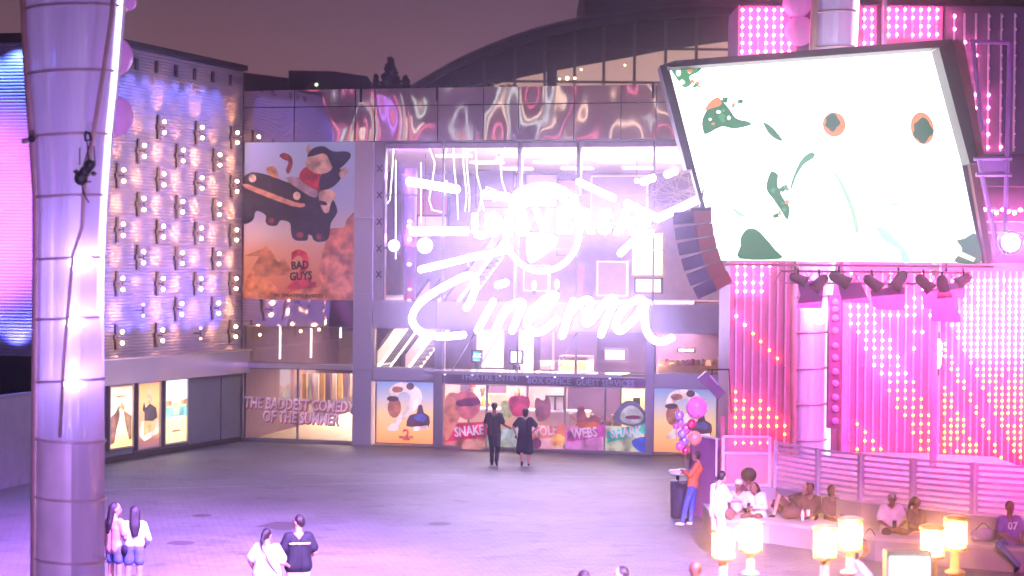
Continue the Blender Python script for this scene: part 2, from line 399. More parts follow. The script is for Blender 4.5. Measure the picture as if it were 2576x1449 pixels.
# glass canopy over the doors, with stay rods
can = empty('entrance_canopy', FA.pt(U(1350), Zc, .6), 'thin glass canopy on steel rods above the entrance doors', 'canopy')
mb = MB(); mb.fbox(FA, U(1118), U(1590), Zc-.02, Zc+.01, .08, 1.7); mb.build('glass_sheet', glassm('canopy_glass', (.75, .7, .78), .25, .15), can)
mb = MB(); mb.fbox(FA, U(1112), U(1596), Zc-.07, Zc+.03, 1.70, 1.78); mb.build('front_rail', M_metal, can)
for p0, p1 in ((1175, 1198), (1236, 1262), (1330, 1350), (1430, 1455)):
    mb = MB(); mb.tube([FA.pt(U(p0), Zc, 1.6), FA.pt(U(p1), FA.z(838, p1), .12)], .018, 6); mb.build('stay_rod', M_black, can)
for k in range(7):
    mb = MB(); c = FA.pt(U(1150+k*68), Zc-.1, 1.2); mb.ball(c, .035, 8, 6); mb.build('downlight', emi('canopy_lamp', (1, .85, .8), 3) if k == 0 else bpy.data.materials['canopy_lamp'], can)

# lobby lamps: ceiling panels that really light the rooms
M_panel = emi('ceiling_panel_light', (1, .86, .84), 2.2)
for i in range(5):
    for j in range(3):
        mb = MB(); u = U(1010)+i*2.3; mb.fbox(FA, u, u+1.1, Zt-1.93, Zt-1.86, -4-4*j, -3.4-4*j); mb.build('ceiling_light', M_panel, cin)
def room(px, z, w, col, pw, size=3, tgt=-3):
    pw = pw*1.7
    c = FA.pt(U(px), z, w); lamp('AREA', 'lobby_lamp', c, col, pw, c+Vector((0, 0, tgt)), size)
room(1150, Zt-1.95, -6, (1, .80, .82), 260, 5); room(1500, Zt-1.95, -6, (1, .84, .88), 420, 6); room(1700, Zt-1.95, -9, (1, .8, .85), 260, 5)
c = FA.pt(U(1480), Zf-2.2, -3); lamp('AREA', 'ceiling_uplighter', c, (1, .86, .90), 330, c+Vector((0, 0, 3)), 6)
room(1000, Zb0-.1, -4, (1, .78, .68), 110, 3); room(1250, Zb0-.1, -4, (1, .72, .66), 130, 3); room(1560, Zb0-.1, -5, (1, .70, .66), 120, 3)
room(1200, 2.7, -3, (1, .74, .55), 100, 2); room(1360, 2.7, -3.5, (1, .74, .55), 95, 2); room(1560, 2.7, -4, (1, .76, .48), 170, 2.5)
room(750, 2.35, -5, (1, .80, .62), 120, 3); room(760, Zb0-.1, -6, (1, .78, .7), 75, 3)

# ---- lobby contents, each a thing (positions measured in the facade frame, behind the glass)
def inbox(name, px0, px1, py0, py1, w, th, m, label, cat, group=None, frame=None, sit=None):
    u0, zt = FA.uz(px0, py0, w); u1, zb = FA.uz(px1, py1, w)
    if sit is not None: zb = sit
    e = empty(name, FA.pt((u0+u1)/2, zb, w-th/2), label, cat, group)
    mb = MB(); mb.fbox(FA, u0, u1, zb, zt, w-th, w); mb.build('panel', m, e)
    if frame:
        mb = MB(); k = .05
        for a in ((u0-k, u0-.002, zb, zt), (u1+.002, u1+k, zb, zt), (u0-k, u1+k, zt+.002, zt+k), (u0-k, u1+k, zb-k, zb-.002)): mb.fbox(FA, a[0], a[1], a[2], a[3], w-th, w+.03)
        mb.build('frame', frame, e)
    return e
M_mv = pbr('mauve_panel', (.20, .12, .24), .6); M_rose = pbr('rose_panel', (.55, .12, .20), .6); M_cream = pbr('cream_panel', (.72, .56, .5), .6)
M_or = emi('orange_lit_panel', (1, .42, .25), .9); M_yel = emi('yellow_lit_panel', (1, .72, .28), 2.2)
M_pur = emi('violet_lit_column', (.42, .16, 1), 1.1)
inbox('wall_panel', 1035, 1125, 470, 540, -12, .2, M_rose, 'dark rose wall panel behind the left lobby glass', 'wall panel', frame=M_seam)
inbox('light_box', 1052, 1122, 545, 580, -11, .2, M_or, 'orange lit panel under the dark rose panel', 'lit panel', frame=M_seam)
inbox('wall_panel', 1200, 1290, 430, 520, -13, .2, M_mv, 'dark mauve wall panel left of the middle mullion', 'wall panel', frame=M_seam)
inbox('wall_panel', 1325, 1400, 440, 520, -13, .2, M_cream, 'cream wall panel high behind the globe emblem', 'wall panel', frame=M_mv)
inbox('wall_panel', 1405, 1450, 455, 640, -12, .2, M_rose, 'tall rose wall panel right of the globe emblem', 'wall panel', frame=M_seam)
inbox('wall_panel', 1490, 1625, 445, 560, -12, .2, M_mv, 'wide dark mauve wall panel on the right of the lobby', 'wall panel', frame=M_cream)
inbox('wall_panel', 1180, 1292, 640, 760, -11, .2, M_mv, 'dark mauve wall panel above the word on the neon sign', 'wall panel', frame=M_cream)
inbox('wall_panel', 1320, 1378, 670, 730, -10, .2, M_mv, 'small dark wall opening with two candle lights', 'wall panel', frame=M_cream)
inbox('wall_panel', 1505, 1575, 660, 742, -10, .2, M_mv, 'square dark wall panel beside the yellow lit screen', 'wall panel', frame=M_cream)
inbox('lit_screen', 1592, 1666, 588, 692, -3, .15, M_yel, 'tall yellow lit screen upstairs behind the glass', 'screen', frame=M_wood)
inbox('light_box', 1600, 1662, 702, 735, -3, .15, M_yel, 'low yellow lit grille below the yellow screen', 'lit panel', frame=M_seam)
inbox('banner', 1448, 1468, 670, 735, -5, .05, M_rose, 'narrow pink banner standing on the upper floor', 'banner')
inbox('soffit', 1750, 1810, 762, 820, -1.5, .4, M_cream, 'pale boxed soffit at the right end of the upper floor', 'soffit', frame=M_rose)
for k, (p, y) in enumerate(((1344, 718), (1401, 715))):
    u, z = FA.uz(p, y, -6); e = empty('candle_light', FA.pt(u, z, -6), ('left', 'right')[k]+' one of two small yellow candle lights behind the sign', 'light', 'candle lights')
    mb = MB(); mb.smooth = True; mb.ball(FA.pt(u, z, -6), (.07, .07, .16)); mb.build('flame', emi('flame', (1, .72, .2), 8) if k == 0 else bpy.data.materials['flame'], e)
    mb = MB(); mb.lathe(FA.pt(u, z-.3, -6), [(.08, 0), (.08, .12), (.03, .14)], 10); mb.build('holder', M_black, e)
# violet lit column with small coloured lamps
vc = empty('lit_column', FA.pt(FA.u(1031, -1.6), Zb0, -1.6), 'round violet lit column with small lamps inside the lobby', 'column')
mb = MB(); mb.smooth = True; c = FA.pt(FA.u(1031, -1.6), 0, -1.6); mb.lathe(c, [(.2, Zb1), (.2, FA.z(425, 1031, -1.6))], 18); mb.build('shaft', pbr('violet_column', (.35, .22, .6), .3), vc)
lamp('POINT', 'column_uplight', c+FA.N*.6+Vector((0, 0, 8.6)), (.35, .15, 1), 60, soft=.1)
lamp('POINT', 'column_uplight', c+FA.N*.6+Vector((0, 0, 6.6)), (.45, .15, 1), 45, soft=.1)
for k, (y, m) in enumerate(((465, 'w'), (557, 'w'), (569, 'w'), (602, 'w'), (665, 'w'), (728, 'r'), (756, 'r'))):
    u, z = FA.uz(1028, y, -1.3); mb = MB(); mb.smooth = True; mb.ball(FA.pt(u+.02*(k % 2), z, -1.35), (.07, .05, .045), 10, 6)
    nm = 'lens_'+m
    mt = bpy.data.materials.get(nm) or emi(nm, (.75, .6, 1) if m == 'w' else (1, .1, .15), 8)
    mb.build('lamp', mt, vc)
# globe pendants
def pendant(px, py, r, w, lab):
    u, z = FA.uz(px, py, w); e = empty('pendant_lamp', FA.pt(u, z, w), lab, 'pendant lamp', 'pendant lamps in the lobby')
    mb = MB(); mb.smooth = True; mb.ball(FA.pt(u, z, w), r, 20, 12); mb.build('globe', bpy.data.materials.get('opal') or emi('opal', (1, .93, .9), 2.2), e)
    mb = MB(); mb.tube([FA.pt(u, z+r, w), FA.pt(u, Zt-1.86, w)], .012, 5); mb.build('cord', M_black, e)
pendant(1069, 618, .26, -3, 'white globe pendant between the violet column and first mullion')
pendant(991, 618, .2, -3, 'white globe pendant left of the violet column')
pendant(1120, 460, .09, -4, 'tiny round pendant high behind the left glass'); pendant(1255, 402, .1, -3, 'tiny round pendant near the lobby ceiling')
pendant(1466, 395, .12, -5, 'small bright pendant right of the second mullion'); pendant(1602, 455, .09, -6, 'tiny pendant over the mauve panel')
# thin glowing tubes standing in for neon reflections in the glass
Z6 = cv(1040, 380, 2.195)
tl = [([(160,155),(160,765)], 'long straight vertical'), ([(316,170),(316,540)], 'short straight vertical'),
      ([(150,50),(140,200),(125,400),(95,437)], 'bent leftmost'), ([(360,60),(402,170),(390,260),(366,400),(385,462),(447,476)], 'hooked'),
      ([(482,60),(460,150),(460,300),(462,370)], 'gently curved'), ([(515,60),(521,200),(540,380),(545,520)], 'slanting'),
      ([(575,50),(578,180),(598,370),(588,470)], 'wavy'), ([(612,470),(616,380),(600,200),(600,90),(655,90),(662,250),(694,370),(672,470)], 'boxed loop'),
      ([(838,60),(808,180),(815,280),(842,360)], 'rightmost curved'), ([(705,470),(690,400),(716,380),(720,320),(775,340),(808,380),(770,410),(745,380)], 'small looped')]
for pts, w_ in tl:
    P = []
    for X, Y in pts:
        a = Z6(X, Y); u, z = FA.uz(a[0], a[1], -.6); P.append(FA.pt(u, z, -.6))
    mb = MB(); mb.smooth = True; mb.tube(P, .015, 6); tag(mb.build('glow_tube', M_tube_w), w_+' white tube standing in for a neon reflection in the upper glass', 'tube light', 'neon reflections in the upper glass')
# left bays: vertical tubes, lit signs, ramp and hallway
for px, y0, y1, lab in ((705, 818, 903, 'tallest'), (783, 826, 900, 'middle'), (857, 820, 850, 'shortest')):
    u, z1 = FA.uz(px, y0, -2.5); _, z0 = FA.uz(px, y1, -2.5)
    mb = MB(); mb.smooth = True; mb.tube([FA.pt(u, z0, -2.5), FA.pt(u, z1, -2.5)], .035, 8); tag(mb.build('glow_tube', M_tube_w), lab+' of three upright white tubes above the ledge', 'tube light', 'upright tubes above the ledge')
for py, t_ in ((833, 'IMAX'), (855, 'DOLBY'), (890, 'PARKING')):
    u, z = FA.uz(735, py, -5.8); e = empty('lit_sign', FA.pt(u, z, -6), {833: 'upper', 855: 'middle', 890: 'lower'}[py]+' of three small amber lit signs above the ledge', 'sign', 'amber signs')
    mb = MB(); mb.fbox(FA, u-.28, u+.28, z-.1, z+.1, -6.1, -6); mb.build('face', bpy.data.materials.get('amber_face') or emi('amber_face', (1, .55, .12), .8), e)
inbox('wall_panel', 615, 890, 828, 915, -9, .2, pbr('lobby_taupe', (.42, .32, .32), .7), 'taupe wall behind the upright tubes', 'wall panel')
inbox('wall_panel', 612, 890, 968, 1100, -7.5, .2, pbr('hall_taupe', (.45, .35, .34), .6), 'plain taupe hall wall behind the white slogan', 'wall panel', sit=.06)
for k in range(9):
    p = 760+k*15
    inbox('hall_curtain', p, p+10, 940, 1020-k*3, -4-.3*(k % 3), .1, (M_wood, M_mv, M_cream)[k % 3], ['amber','violet','cream','brown','plum','ivory','honey','mauve','sand'][k]+' hanging strip in the hall above the slogan', 'banner')
# pale ramp floor
mb = MB(); a = [FA.uz(*p, -.25) for p in ((690, 1112), (860, 1066), (890, 1066), (890, 1122), (700, 1118))]
ramp = [FA.pt(U(640), .06, -.3), FA.pt(U(889), .06, -.3), FA.pt(U(889), 1.05, -7), FA.pt(U(845), 1.05, -7)]
mb.prism(ramp, (0, 0, .05)); tag(mb.build('ramp', pbr('pale_ramp', (.85, .72, .5), .5)), 'pale sloping ramp lit yellow behind the slogan glass', 'ramp')
c = FA.pt(U(830), 2.2, -3); lamp('AREA', 'ramp_lamp', c, (1, .82, .55), 140, c+Vector((0, 0, -3)), 1.5)
# escalators
def escal(p0, p1, w, lab, wd=1.3):
    a = FA.pt(*FA.uz(*p0, w), w); b_ = FA.pt(*FA.uz(*p1, w), w)
    e = empty('escalator', (a+b_)/2, lab, 'escalator', 'escalators')
    n = 26; mb = MB()
    for i in range(n):
        c_ = a.lerp(b_, (i+.5)/n); mb.box(c_-FA.N*wd/2, ((b_-a).length/n*.82, wd*.8, (b_.z-a.z)/n*.75), Matrix.Rotation(FA.rz, 3, 'Z'))
    mb.build('step', M_grey, e)
    for s_, nm in ((0, 'balustrade'), (1, 'balustrade')):
        o_ = -FA.N*(wd*s_); mb = MB(); mb.prism([a+o_+Vector((0,0,-.1)), b_+o_+Vector((0,0,-.1)), b_+o_+Vector((0,0,.55)), a+o_+Vector((0,0,.55))], FA.N*.03); mb.build(nm, M_cream if s_ == 0 else M_grey, e)
        mb = MB(); mb.tube([a+o_+Vector((0,0,.62)), b_+o_+Vector((0,0,.62))], .05, 6); mb.build('handrail', M_black, e)
        mb = MB(); mb.tube([a+o_+Vector((0,0,-.05))+FA.N*.06, b_+o_+Vector((0,0,-.05))+FA.N*.06], .04, 6); mb.build('light_strip', bpy.data.materials.get('strip_w') or emi('strip_w', (1, .85, .7), 3.5), e)
escal((1020, 935), (1240, 640), -3.2, 'long escalator with bright side strips climbing to the upper lobby')
escal((950, 925), (1080, 748), -5.4, 'second escalator, left of and behind the long bright one')
# middle storey furnishings
inbox('wall_panel', 1200, 1265, 826, 925, -5, .1, M_cream, 'pinkish cream wall strip behind the blue screen', 'wall panel')
inbox('wall_panel', 1305, 1340, 826, 930, -5, .1, M_cream, 'narrow cream wall strip right of the small white screen', 'wall panel')
inbox('wall_panel', 1360, 1388, 826, 930, -2.5, .3, M_cream, 'pale square lobby column under the neon word', 'column')
inbox('wall_panel', 1395, 1500, 840, 930, -7, .1, M_mv, 'dark mauve wall behind the wooden booth', 'wall panel')
inbox('booth', 1410, 1475, 899, 932, -3, .8, M_wood, 'low wooden booth lit warm on the middle floor', 'booth', frame=M_cream)
inbox('lamp_shade', 1522, 1572, 880, 905, -3.5, .3, emi('shade_cream', (1, .85, .68), 1.5), 'wide cream drum lamp shade right of the booth', 'lamp', frame=M_mv)
inbox('wall_panel', 1500, 1625, 830, 938, -8, .1, M_mv, 'dark violet back wall behind the drum shade', 'wall panel')
inbox('wall_panel', 1652, 1815, 832, 940, -6, .1, pbr('plum_wall', (.28, .16, .3), .6), 'plum shop wall behind the right hand glass', 'wall panel')
inbox('light_box', 1708, 1745, 878, 884, -3, .1, emi('bar_white', (1, .9, .85), 5), 'short bright bar light behind the right glass', 'light', frame=M_white)
inbox('display_shelf', 1655, 1815, 918, 940, -3, .4, M_wood, 'low shop display shelf of small colourful goods', 'shelf')
for k in range(12):
    u, z = FA.uz(1662+k*13, 915-random.random()*8, -2.9); mb = MB(); mb.smooth = True; mb.ball(FA.pt(u, z-.02, -3.1), (.1, .1, .13), 10, 6)
    tag(mb.build('toy', random.choice([M_rose, M_or, M_mv, M_cream, M_wood])), 'small rounded souvenir on the shop display shelf', 'toy', 'souvenirs on the display shelf')
e = inbox('info_screen', 1190, 1208, 884, 908, -2.2, .12, emi('blue_screen', (.05, .35, 1), 1.5), 'small blue screen showing white letters on a dark stand', 'screen', frame=M_black)
u, z = FA.uz(1199, 895, -2.1); text_mesh('lettering', 'AX', emi('cyan_letter', (.4, .9, 1), 4), fmat(FA, u, z, -2.16), .2, .005, e)
mb = MB(); mb.fbox(FA, u-.1, u+.1, z-.55, z-.17, -2.35, -2.25); mb.build('stand', M_dark, e)
e = inbox('info_screen', 1286, 1311, 884, 912, -2.2, .12, emi('white_screen', (.85, .85, 1), 4), 'small glowing white screen on a stand above the canopy', 'screen', frame=M_black)
mb = MB(); u, z = FA.uz(1298, 914, -2.2); mb.fbox(FA, u-.12, u+.12, z-.4, z-.06, -2.35, -2.25); mb.build('stand', M_dark, e)
# box office level
inbox('wall_panel', 1120, 1330, 965, 1140, -6.5, .1, pbr('office_wall', (.72, .52, .46), .7), 'pink plastered box office back wall', 'wall panel', sit=.06)
inbox('wall_panel', 1332, 1425, 965, 1140, -7, .1, M_wall, 'beige wall between the box office and the barriers', 'wall panel', sit=.06)
inbox('wall_panel', 1425, 1560, 965, 1060, -8, .1, M_mv, 'dark opening wall behind the right hand doors', 'wall panel')
inbox('wall_panel', 1565, 1626, 968, 1140, -5, .1, pbr('yellow_wall', (.85, .68, .34), .7), 'yellowish wall with a black notice at the right hand door', 'wall panel', sit=.06)
inbox('notice', 1592, 1610, 1000, 1028, -4.85, .04, M_dark, 'small dark notice on the yellowish wall', 'notice')
inbox('menu_board', 1225, 1275, 968, 990, -5, .1, M_mv, 'dark menu board above the box office staff', 'board', frame=M_yel)
inbox('notice', 1132, 1148, 990, 1012, -6.3, .04, M_dark, 'small dark notice on the pink box office wall', 'notice')
inbox('curtain', 1158, 1180, 965, 1045, -6, .2, M_mv, 'plum curtain behind the red capped clerk', 'curtain')
inbox('door_leaf', 1192, 1216, 965, 1090, -5.9, .1, M_white, 'pale door leaf behind the box office staff', 'door leaf', sit=.06)
cnt = empty('ticket_counter', FA.pt(U(1230), 0, -3), 'long ticket counter behind the cinema doors', 'counter')
mb = MB(); mb.fbox(FA, U(1118), U(1420), .05, 1.0, -3.6, -2.9); mb.build('front', M_cream, cnt)
mb = MB(); mb.fbox(FA, U(1117), U(1424), 1.003, 1.07, -3.65, -2.85); mb.build('top', M_white, cnt)
for k, p in enumerate((1385, 1408)):
    inbox('cash_screen', p-9, p+9, 998, 1018, -3, .2, M_white, ('left', 'right')[k]+' of two white ticket machines on the counter', 'machine', 'ticket machines', frame=M_grey, sit=1.075)
for k in range(5):
    p = 1440+k*26; u = FA.u(p, -2.2); e = empty('barrier_post', FA.pt(u, .05, -2.2-.4*(k % 2)), ['first','second','third','fourth','fifth'][k]+' chrome queue post counted from the ticket counter', 'queue post', 'queue posts')
    mb = MB(); mb.smooth = True; c = FA.pt(u, .05, -2.2-.4*(k % 2)); mb.lathe(c, [(.16, 0), (.16, .03), (.03, .06), (.03, .95), (.05, .96), (.05, 1.0)], 12); mb.build('post', M_metal, e)
    mb = MB(); mb.tube([c+Vector((0,0,.92)), c+FA.U*.25+Vector((0,0,.7)), c+FA.U*.5+Vector((0,0,.9))], .02, 5); mb.build('belt', M_rose, e)
# ------------------------------------------------------------------ posters (flat prints with generic artwork)
def Ppts(F, pts, w, k=0, closed=True):
    P = [F.pt(*F.uz(x, y, w), w) for x, y in pts]
    if k:
        Q = [p for p in P]; out = []; n = len(Q)
        for i in range(n):
            a, b, c, d = Q[i-1], Q[i], Q[(i+1) % n], Q[(i+2) % n]
            for j in range(k):
                t = j/k; out.append(.5*((2*b)+(c-a)*t+(2*a-5*b+4*c-d)*t*t+(3*b-a-3*c+d)*t**3))
        return out
    return P
def shape(F, pts, w, m, nm, parent, k=4):
    mb = MB(); P = Ppts(F, pts, w, k); mb.poly(P); return mb.build(nm, m, parent)
def ell(cx, cy, rx, ry, n=20, rot=0):
    return [(cx+rx*math.cos(a)*math.cos(rot)-ry*math.sin(a)*math.sin(rot), cy+rx*math.cos(a)*math.sin(rot)+ry*math.sin(a)*math.cos(rot)) for a in [2*math.pi*i/n for i in range(n)]]
def ink(name, col, e=0, rough=.5):
    m = bpy.data.materials.get(name)
    if m: return m
    m = pbr(name, col, rough, 0, .55, 3.2)
    if e:
        t = m.node_tree; b = t.nodes['Principled BSDF']; src = b.inputs['Base Color'].links[0].from_socket
        t.links.new(src, b.inputs['Emission Color']); b.inputs['Emission Strength'].default_value = e
    return m
BE = .22  # small glow put into the banner print in place of front light
bz0, bz1 = FA.z(752, 750), FA.z(358, 750)
big = empty('film_poster', FA.pt(U(755), bz0, .1), 'huge film banner of a dark vintage car flying over a desert, left of the glass', 'poster')
mb = MB(); mb.fbox(FA, U(616), U(893)-.02, bz0, bz1, .02, .10)
mb.build('print', gradm('desert_print', ((0, (.50, .13, .08)), (.16, (.62, .22, .12)), (.30, (.66, .30, .20)), (.42, (.60, .42, .42)), (.62, (.40, .38, .58)), (1, (.42, .46, .72))), lo=bz0, hi=bz1, nscale=.8, namp=.03, emit=BE), big)
I = lambda n, c: ink('ink_'+n, c, BE)
dk, mr_, sand, sk, red, blu = I('navy', (.02, .018, .05)), I('maroon', (.22, .03, .05)), I('sand', (.62, .25, .12)), I('peach', (.62, .34, .28)), I('red', (.45, .03, .06)), I('blue', (.08, .09, .3))
Zg = cv(640, 180, 2.683)
def gs(L): return [Zg(*p) for p in L]
shape(FA, gs([(120,1449),(300,1380),(360,1449)]), .104, I('rust', (.42, .14, .08)), 'artwork', big, 1)
shape(FA, [(620,700),(668,618),(700,660),(715,650),(740,690)], .106, I('rust', (.42,.14,.08)), 'artwork', big, 1)
shape(FA, gs([(770,1240),(880,1235),(900,1170),(960,1110),(960,1560),(700,1500)]), .108, I('fort', (.55, .16, .1)), 'artwork', big, 1)
car = [(110,900),(150,830),(230,820),(340,850),(480,900),(560,890),(690,930),(780,1000),(830,1110),(780,1200),(760,1320),(690,1340),(640,1300),(610,1290),(600,1330),(520,1330),(480,1280),(470,1200),(400,1180),(370,1220),(300,1210),(285,1140),(215,1110),(190,1180),(110,1190)]
shape(FA, gs(car), .112, dk, 'artwork', big, 3)
shape(FA, gs([(150,905),(500,1040),(575,1050),(580,1075),(480,1070),(140,940)]), .118, I('brass', (.5, .2, .15)), 'artwork', big, 2)
shape(FA, gs([(430,860),(560,860),(680,950),(660,1010),(560,960)]), .119, I('windscreen', (.35, .22, .30)), 'artwork', big, 2)
for c in ((188, 862), (523, 995)):
    shape(FA, gs(ell(c[0], c[1], 42, 46)), .122, dk, 'artwork', big, 0); shape(FA, gs(ell(c[0], c[1], 28, 31)), .126, I('headlamp', (.8, .5, .4)), 'artwork', big, 0)
for c in ((330, 1180, 45, 42), (545, 1290, 62, 46), (690, 1300, 52, 44)):
    shape(FA, gs(ell(*c)), .121, dk, 'artwork', big, 0); shape(FA, gs(ell(c[0], c[1], c[2]*.45, c[3]*.5)), .125, mr_, 'artwork', big, 0)
# generic bundles and scarves instead of the characters
shape(FA, gs([(540,860),(570,790),(640,770),(700,800),(720,900),(700,960),(610,920)]), .120, red, 'artwork', big, 4)
shape(FA, gs([(700,850),(780,780),(860,800),(850,870),(790,930),(700,950)]), .121, dk, 'artwork', big, 4)
shape(FA, gs([(590,740),(640,680),(720,660),(790,720),(780,800),(700,830),(620,800)]), .123, sk, 'artwork', big, 4)
shape(FA, gs([(600,700),(640,640),(720,620),(800,660),(900,660),(930,700),(860,780),(800,790),(740,680),(660,690)]), .125, dk, 'artwork', big, 4)
shape(FA, gs([(840,830),(880,780),(915,800),(870,860)]), .124, sk, 'artwork', big, 4)
shape(FA, gs([(595,640),(610,605),(625,640),(610,700)]), .124, sk, 'artwork', big, 3)
shape(FA, gs([(390,690),(430,670),(480,700),(490,760),(460,830),(440,800),(460,740),(420,720)]), .124, mr_, 'artwork', big, 4)
shape(FA, gs([(290,790),(340,770),(370,800),(380,860),(320,840)]), .124, sand, 'artwork', big, 4)
shape(FA, gs([(700,960),(780,950),(820,990),(780,1050),(760,1120),(720,1110),(690,1020)]), .124, sk, 'artwork', big, 4)
shape(FA, gs([(690,1030),(740,1040),(750,1065),(700,1060)]), .128, dk, 'artwork', big, 3)
# foreground dunes and title
Zt2 = cv(640, 700, 2.415)
shape(FA, [Zt2(*p) for p in ((130,330),(130,210),(240,180),(330,260),(420,300),(600,240),(700,290),(855,300),(855,345),(500,345))], .109, I('dune', (.55, .18, .09)), 'artwork', big, 2)
shape(FA, [Zt2(*p) for p in ((620,180),(640,80),(720,40),(860,20),(860,330),(700,290))], .110, I('cliff', (.60, .20, .13)), 'artwork', big, 3)
shape(FA, [Zt2(*p) for p in ((395,270),(430,235),(500,225),(600,225),(605,262),(450,278))], .113, red, 'artwork', big, 1)
u, z = FA.uz(757, 677, .12); text_mesh('lettering', '2', I('title_red', (.55, .04, .07)), fmat(FA, u, z, .114), 1.55, .004, big, sx=.95, offset=.03)
u, z = FA.uz(755, 668, .12); text_mesh('lettering', 'BAD', I('title_black', (.02, .012, .015)), fmat(FA, u, z, .132, R(4)), .36, .004, big, sx=.85, offset=.012)
u, z = FA.uz(757, 695, .12); text_mesh('lettering', 'GUYS', I('title_black', (.02, .012, .015)), fmat(FA, u, z, .132, R(4)), .36, .004, big, sx=.85, offset=.012)
u, z = FA.uz(757, 744, .12); text_mesh('lettering', 'IN THEATERS AUGUST 1', I('title_black', (.02, .012, .015)), fmat(FA, u, z, .132), .15, .004, big, sx=1.1, offset=.003)
# slogan on the hall glass
sl = empty('window_slogan', FA.pt(U(750), FA.z(1075, 750), .06), 'white cut out slogan with crimson edge on the left hall glass', 'lettering')
M_sw, M_sr = ink('slogan_white', (.72, .5, .56), .25), ink('slogan_crimson', (.42, .05, .12), .15)
for t_, px_, py_, sz in (('THE BADDEST COMEDY', 751, 1019, .50), ('OF THE SUMMER', 755, 1052, .50)):
    u, z = FA.uz(px_, py_, .06)
    text_mesh('shadow', t_, M_sr, fmat(FA, u+.025, z-.035, .065, R(-1)), sz, .004, sl, sx=.69, shear=.12, offset=.018)
    text_mesh('lettering', t_, M_sw, fmat(FA, u, z, .075, R(-1)), sz, .004, sl, sx=.69, shear=.12, offset=.012)
# two backlit door posters
def door_poster(p0, p1, y0, y1, lab):
    zz0, zz1 = max(.12, FA.z(y1, (p0+p1)/2)), FA.z(y0, (p0+p1)/2)
    e = empty('film_poster', FA.pt(U((p0+p1)/2), zz0, .05), lab, 'poster', 'matching backlit posters beside the doors')
    u0, u1 = U(p0), U(p1); fm = pbr('poster_frame', (.3, .2, .3), .4, .8) if not bpy.data.materials.get('poster_frame') else bpy.data.materials['poster_frame']
    mb = MB(); mb.fbox(FA, u0-.04, u0, zz0-.04, zz1+.04, -.1, .08); mb.fbox(FA, u1, u1+.04, zz0-.04, zz1+.04, -.1, .08); mb.fbox(FA, u0, u1, zz1, zz1+.04, -.1, .08); mb.fbox(FA, u0, u1, zz0-.04, zz0, -.1, .08); mb.build('frame', fm, e)
    g = gradm('sunset_print', ((0, (.92, .36, .10)), (.18, (.95, .48, .14)), (.48, (.92, .60, .26)), (.72, (.55, .50, .52)), (1, (.20, .30, .55))), lo=zz0, hi=zz1, emit=.62, nscale=1.2, namp=.02)
    mb = MB(); mb.fbox(FA, u0, u1, zz0, zz1, -.06, .05); mb.build('print', g, e)
    cx = (p0+p1)/2; s_ = (p1-p0)/143; X = lambda L: [(p0+(x-952)*s_, y0+(y-960)*(y1-y0)/170) for x, y in L]
    cr_ = ink('glow_cream', (.85, .66, .6), .6); db = ink('glow_dark', (.12, .05, .09), .3); br_ = ink('glow_brown', (.45, .16, .1), .4); rd = ink('glow_red', (.6, .06, .06), .5)
    shape(FA, X([(975,1000),(985,972),(1010,962),(1045,970),(1062,1000),(1040,1035),(1005,1065),(1000,1082),(975,1080),(1000,1050),(1030,1010),(1030,992),(1015,985),(1000,995),(1002,1020),(980,1030)]), .054, cr_, 'artwork', e, 3)
    for q in ((992, 1025, 17, 26), (1000, 980, 14, 8)): shape(FA, X(ell(*q)), .058, br_, 'artwork', e, 0)
    shape(FA, X(ell(988, 1003, 15, 7)), .062, db, 'artwork', e, 0); shape(FA, X(ell(1032, 972, 10, 9)), .06, db, 'artwork', e, 0)
    shape(FA, X([(1022,1072),(1030,1045),(1048,1040),(1052,1020),(1062,1020),(1066,1038),(1080,1048),(1078,1075),(1050,1073)]), .06, db, 'artwork', e, 2)
    shape(FA, X([(1038,1050),(1060,1040),(1072,1050),(1066,1062)]), .064, ink('glow_blue', (.1, .12, .4), .4), 'artwork', e, 2)
    shape(FA, X([(1042,1074),(1076,1070),(1078,1080),(1040,1084)]), .063, cr_, 'artwork', e, 1)
    u, z = FA.uz(*X([(1022, 1095)])[0], .05); text_mesh('lettering', '2', rd, fmat(FA, u, z, .06), .48, .003, e, offset=.012)
    u, z = FA.uz(*X([(1022, 1100)])[0], .05); text_mesh('lettering', 'BAD GUYS', db, fmat(FA, u, z, .068), .12, .003, e, sx=.8, offset=.004)
    u, z = FA.uz(*X([(1020, 1121)])[0], .05); text_mesh('lettering', 'IN THEATERS AUGUST 1', rd, fmat(FA, u, z, .06), .055, .002, e)
door_poster(952, 1095, 960, 1130, 'backlit orange and blue poster left of the entrance doors')
door_poster(1650, 1806, 978, 1151, 'backlit orange and blue poster at the right, behind the balloons')
# window decals across the doors
def decal(p0, p1, ytop, col, col2, word, lab, wx, wy, ws, band=None, blobs=(), zb=.10):
    e = empty('window_decal', FA.pt(U((p0+p1)/2), zb, .01), lab, 'decal', 'printed decals along the entrance doors')
    m1 = ink('decal_'+col[0], col[1], .34); m2 = ink('decal_'+col2[0], col2[1], .34)
    z1 = FA.z(ytop, (p0+p1)/2, .01); mb = MB(); mb.fbox(FA, U(p0)+.035, U(p1)-.035, zb, z1, .055, .06); mb.build('print', m2, e)
    if band:
        mb = MB(); P = Ppts(FA, band, .0625); mb.poly(P); mb.build('stripe', m1, e)
    for pts, m in blobs: shape(FA, pts, .066+.002*(blobs.index((pts, m))), m, 'artwork', e, 3)
    if word:
        u, z = FA.uz(wx, wy, .085); text_mesh('lettering', word, ink('decal_white', (.8, .62, .66), .3), fmat(FA, u, z, .09, R(7)), ws, .003, e, sx=.75, offset=.012)
ik = lambda n, c: ink('decal_'+n, c, .34)
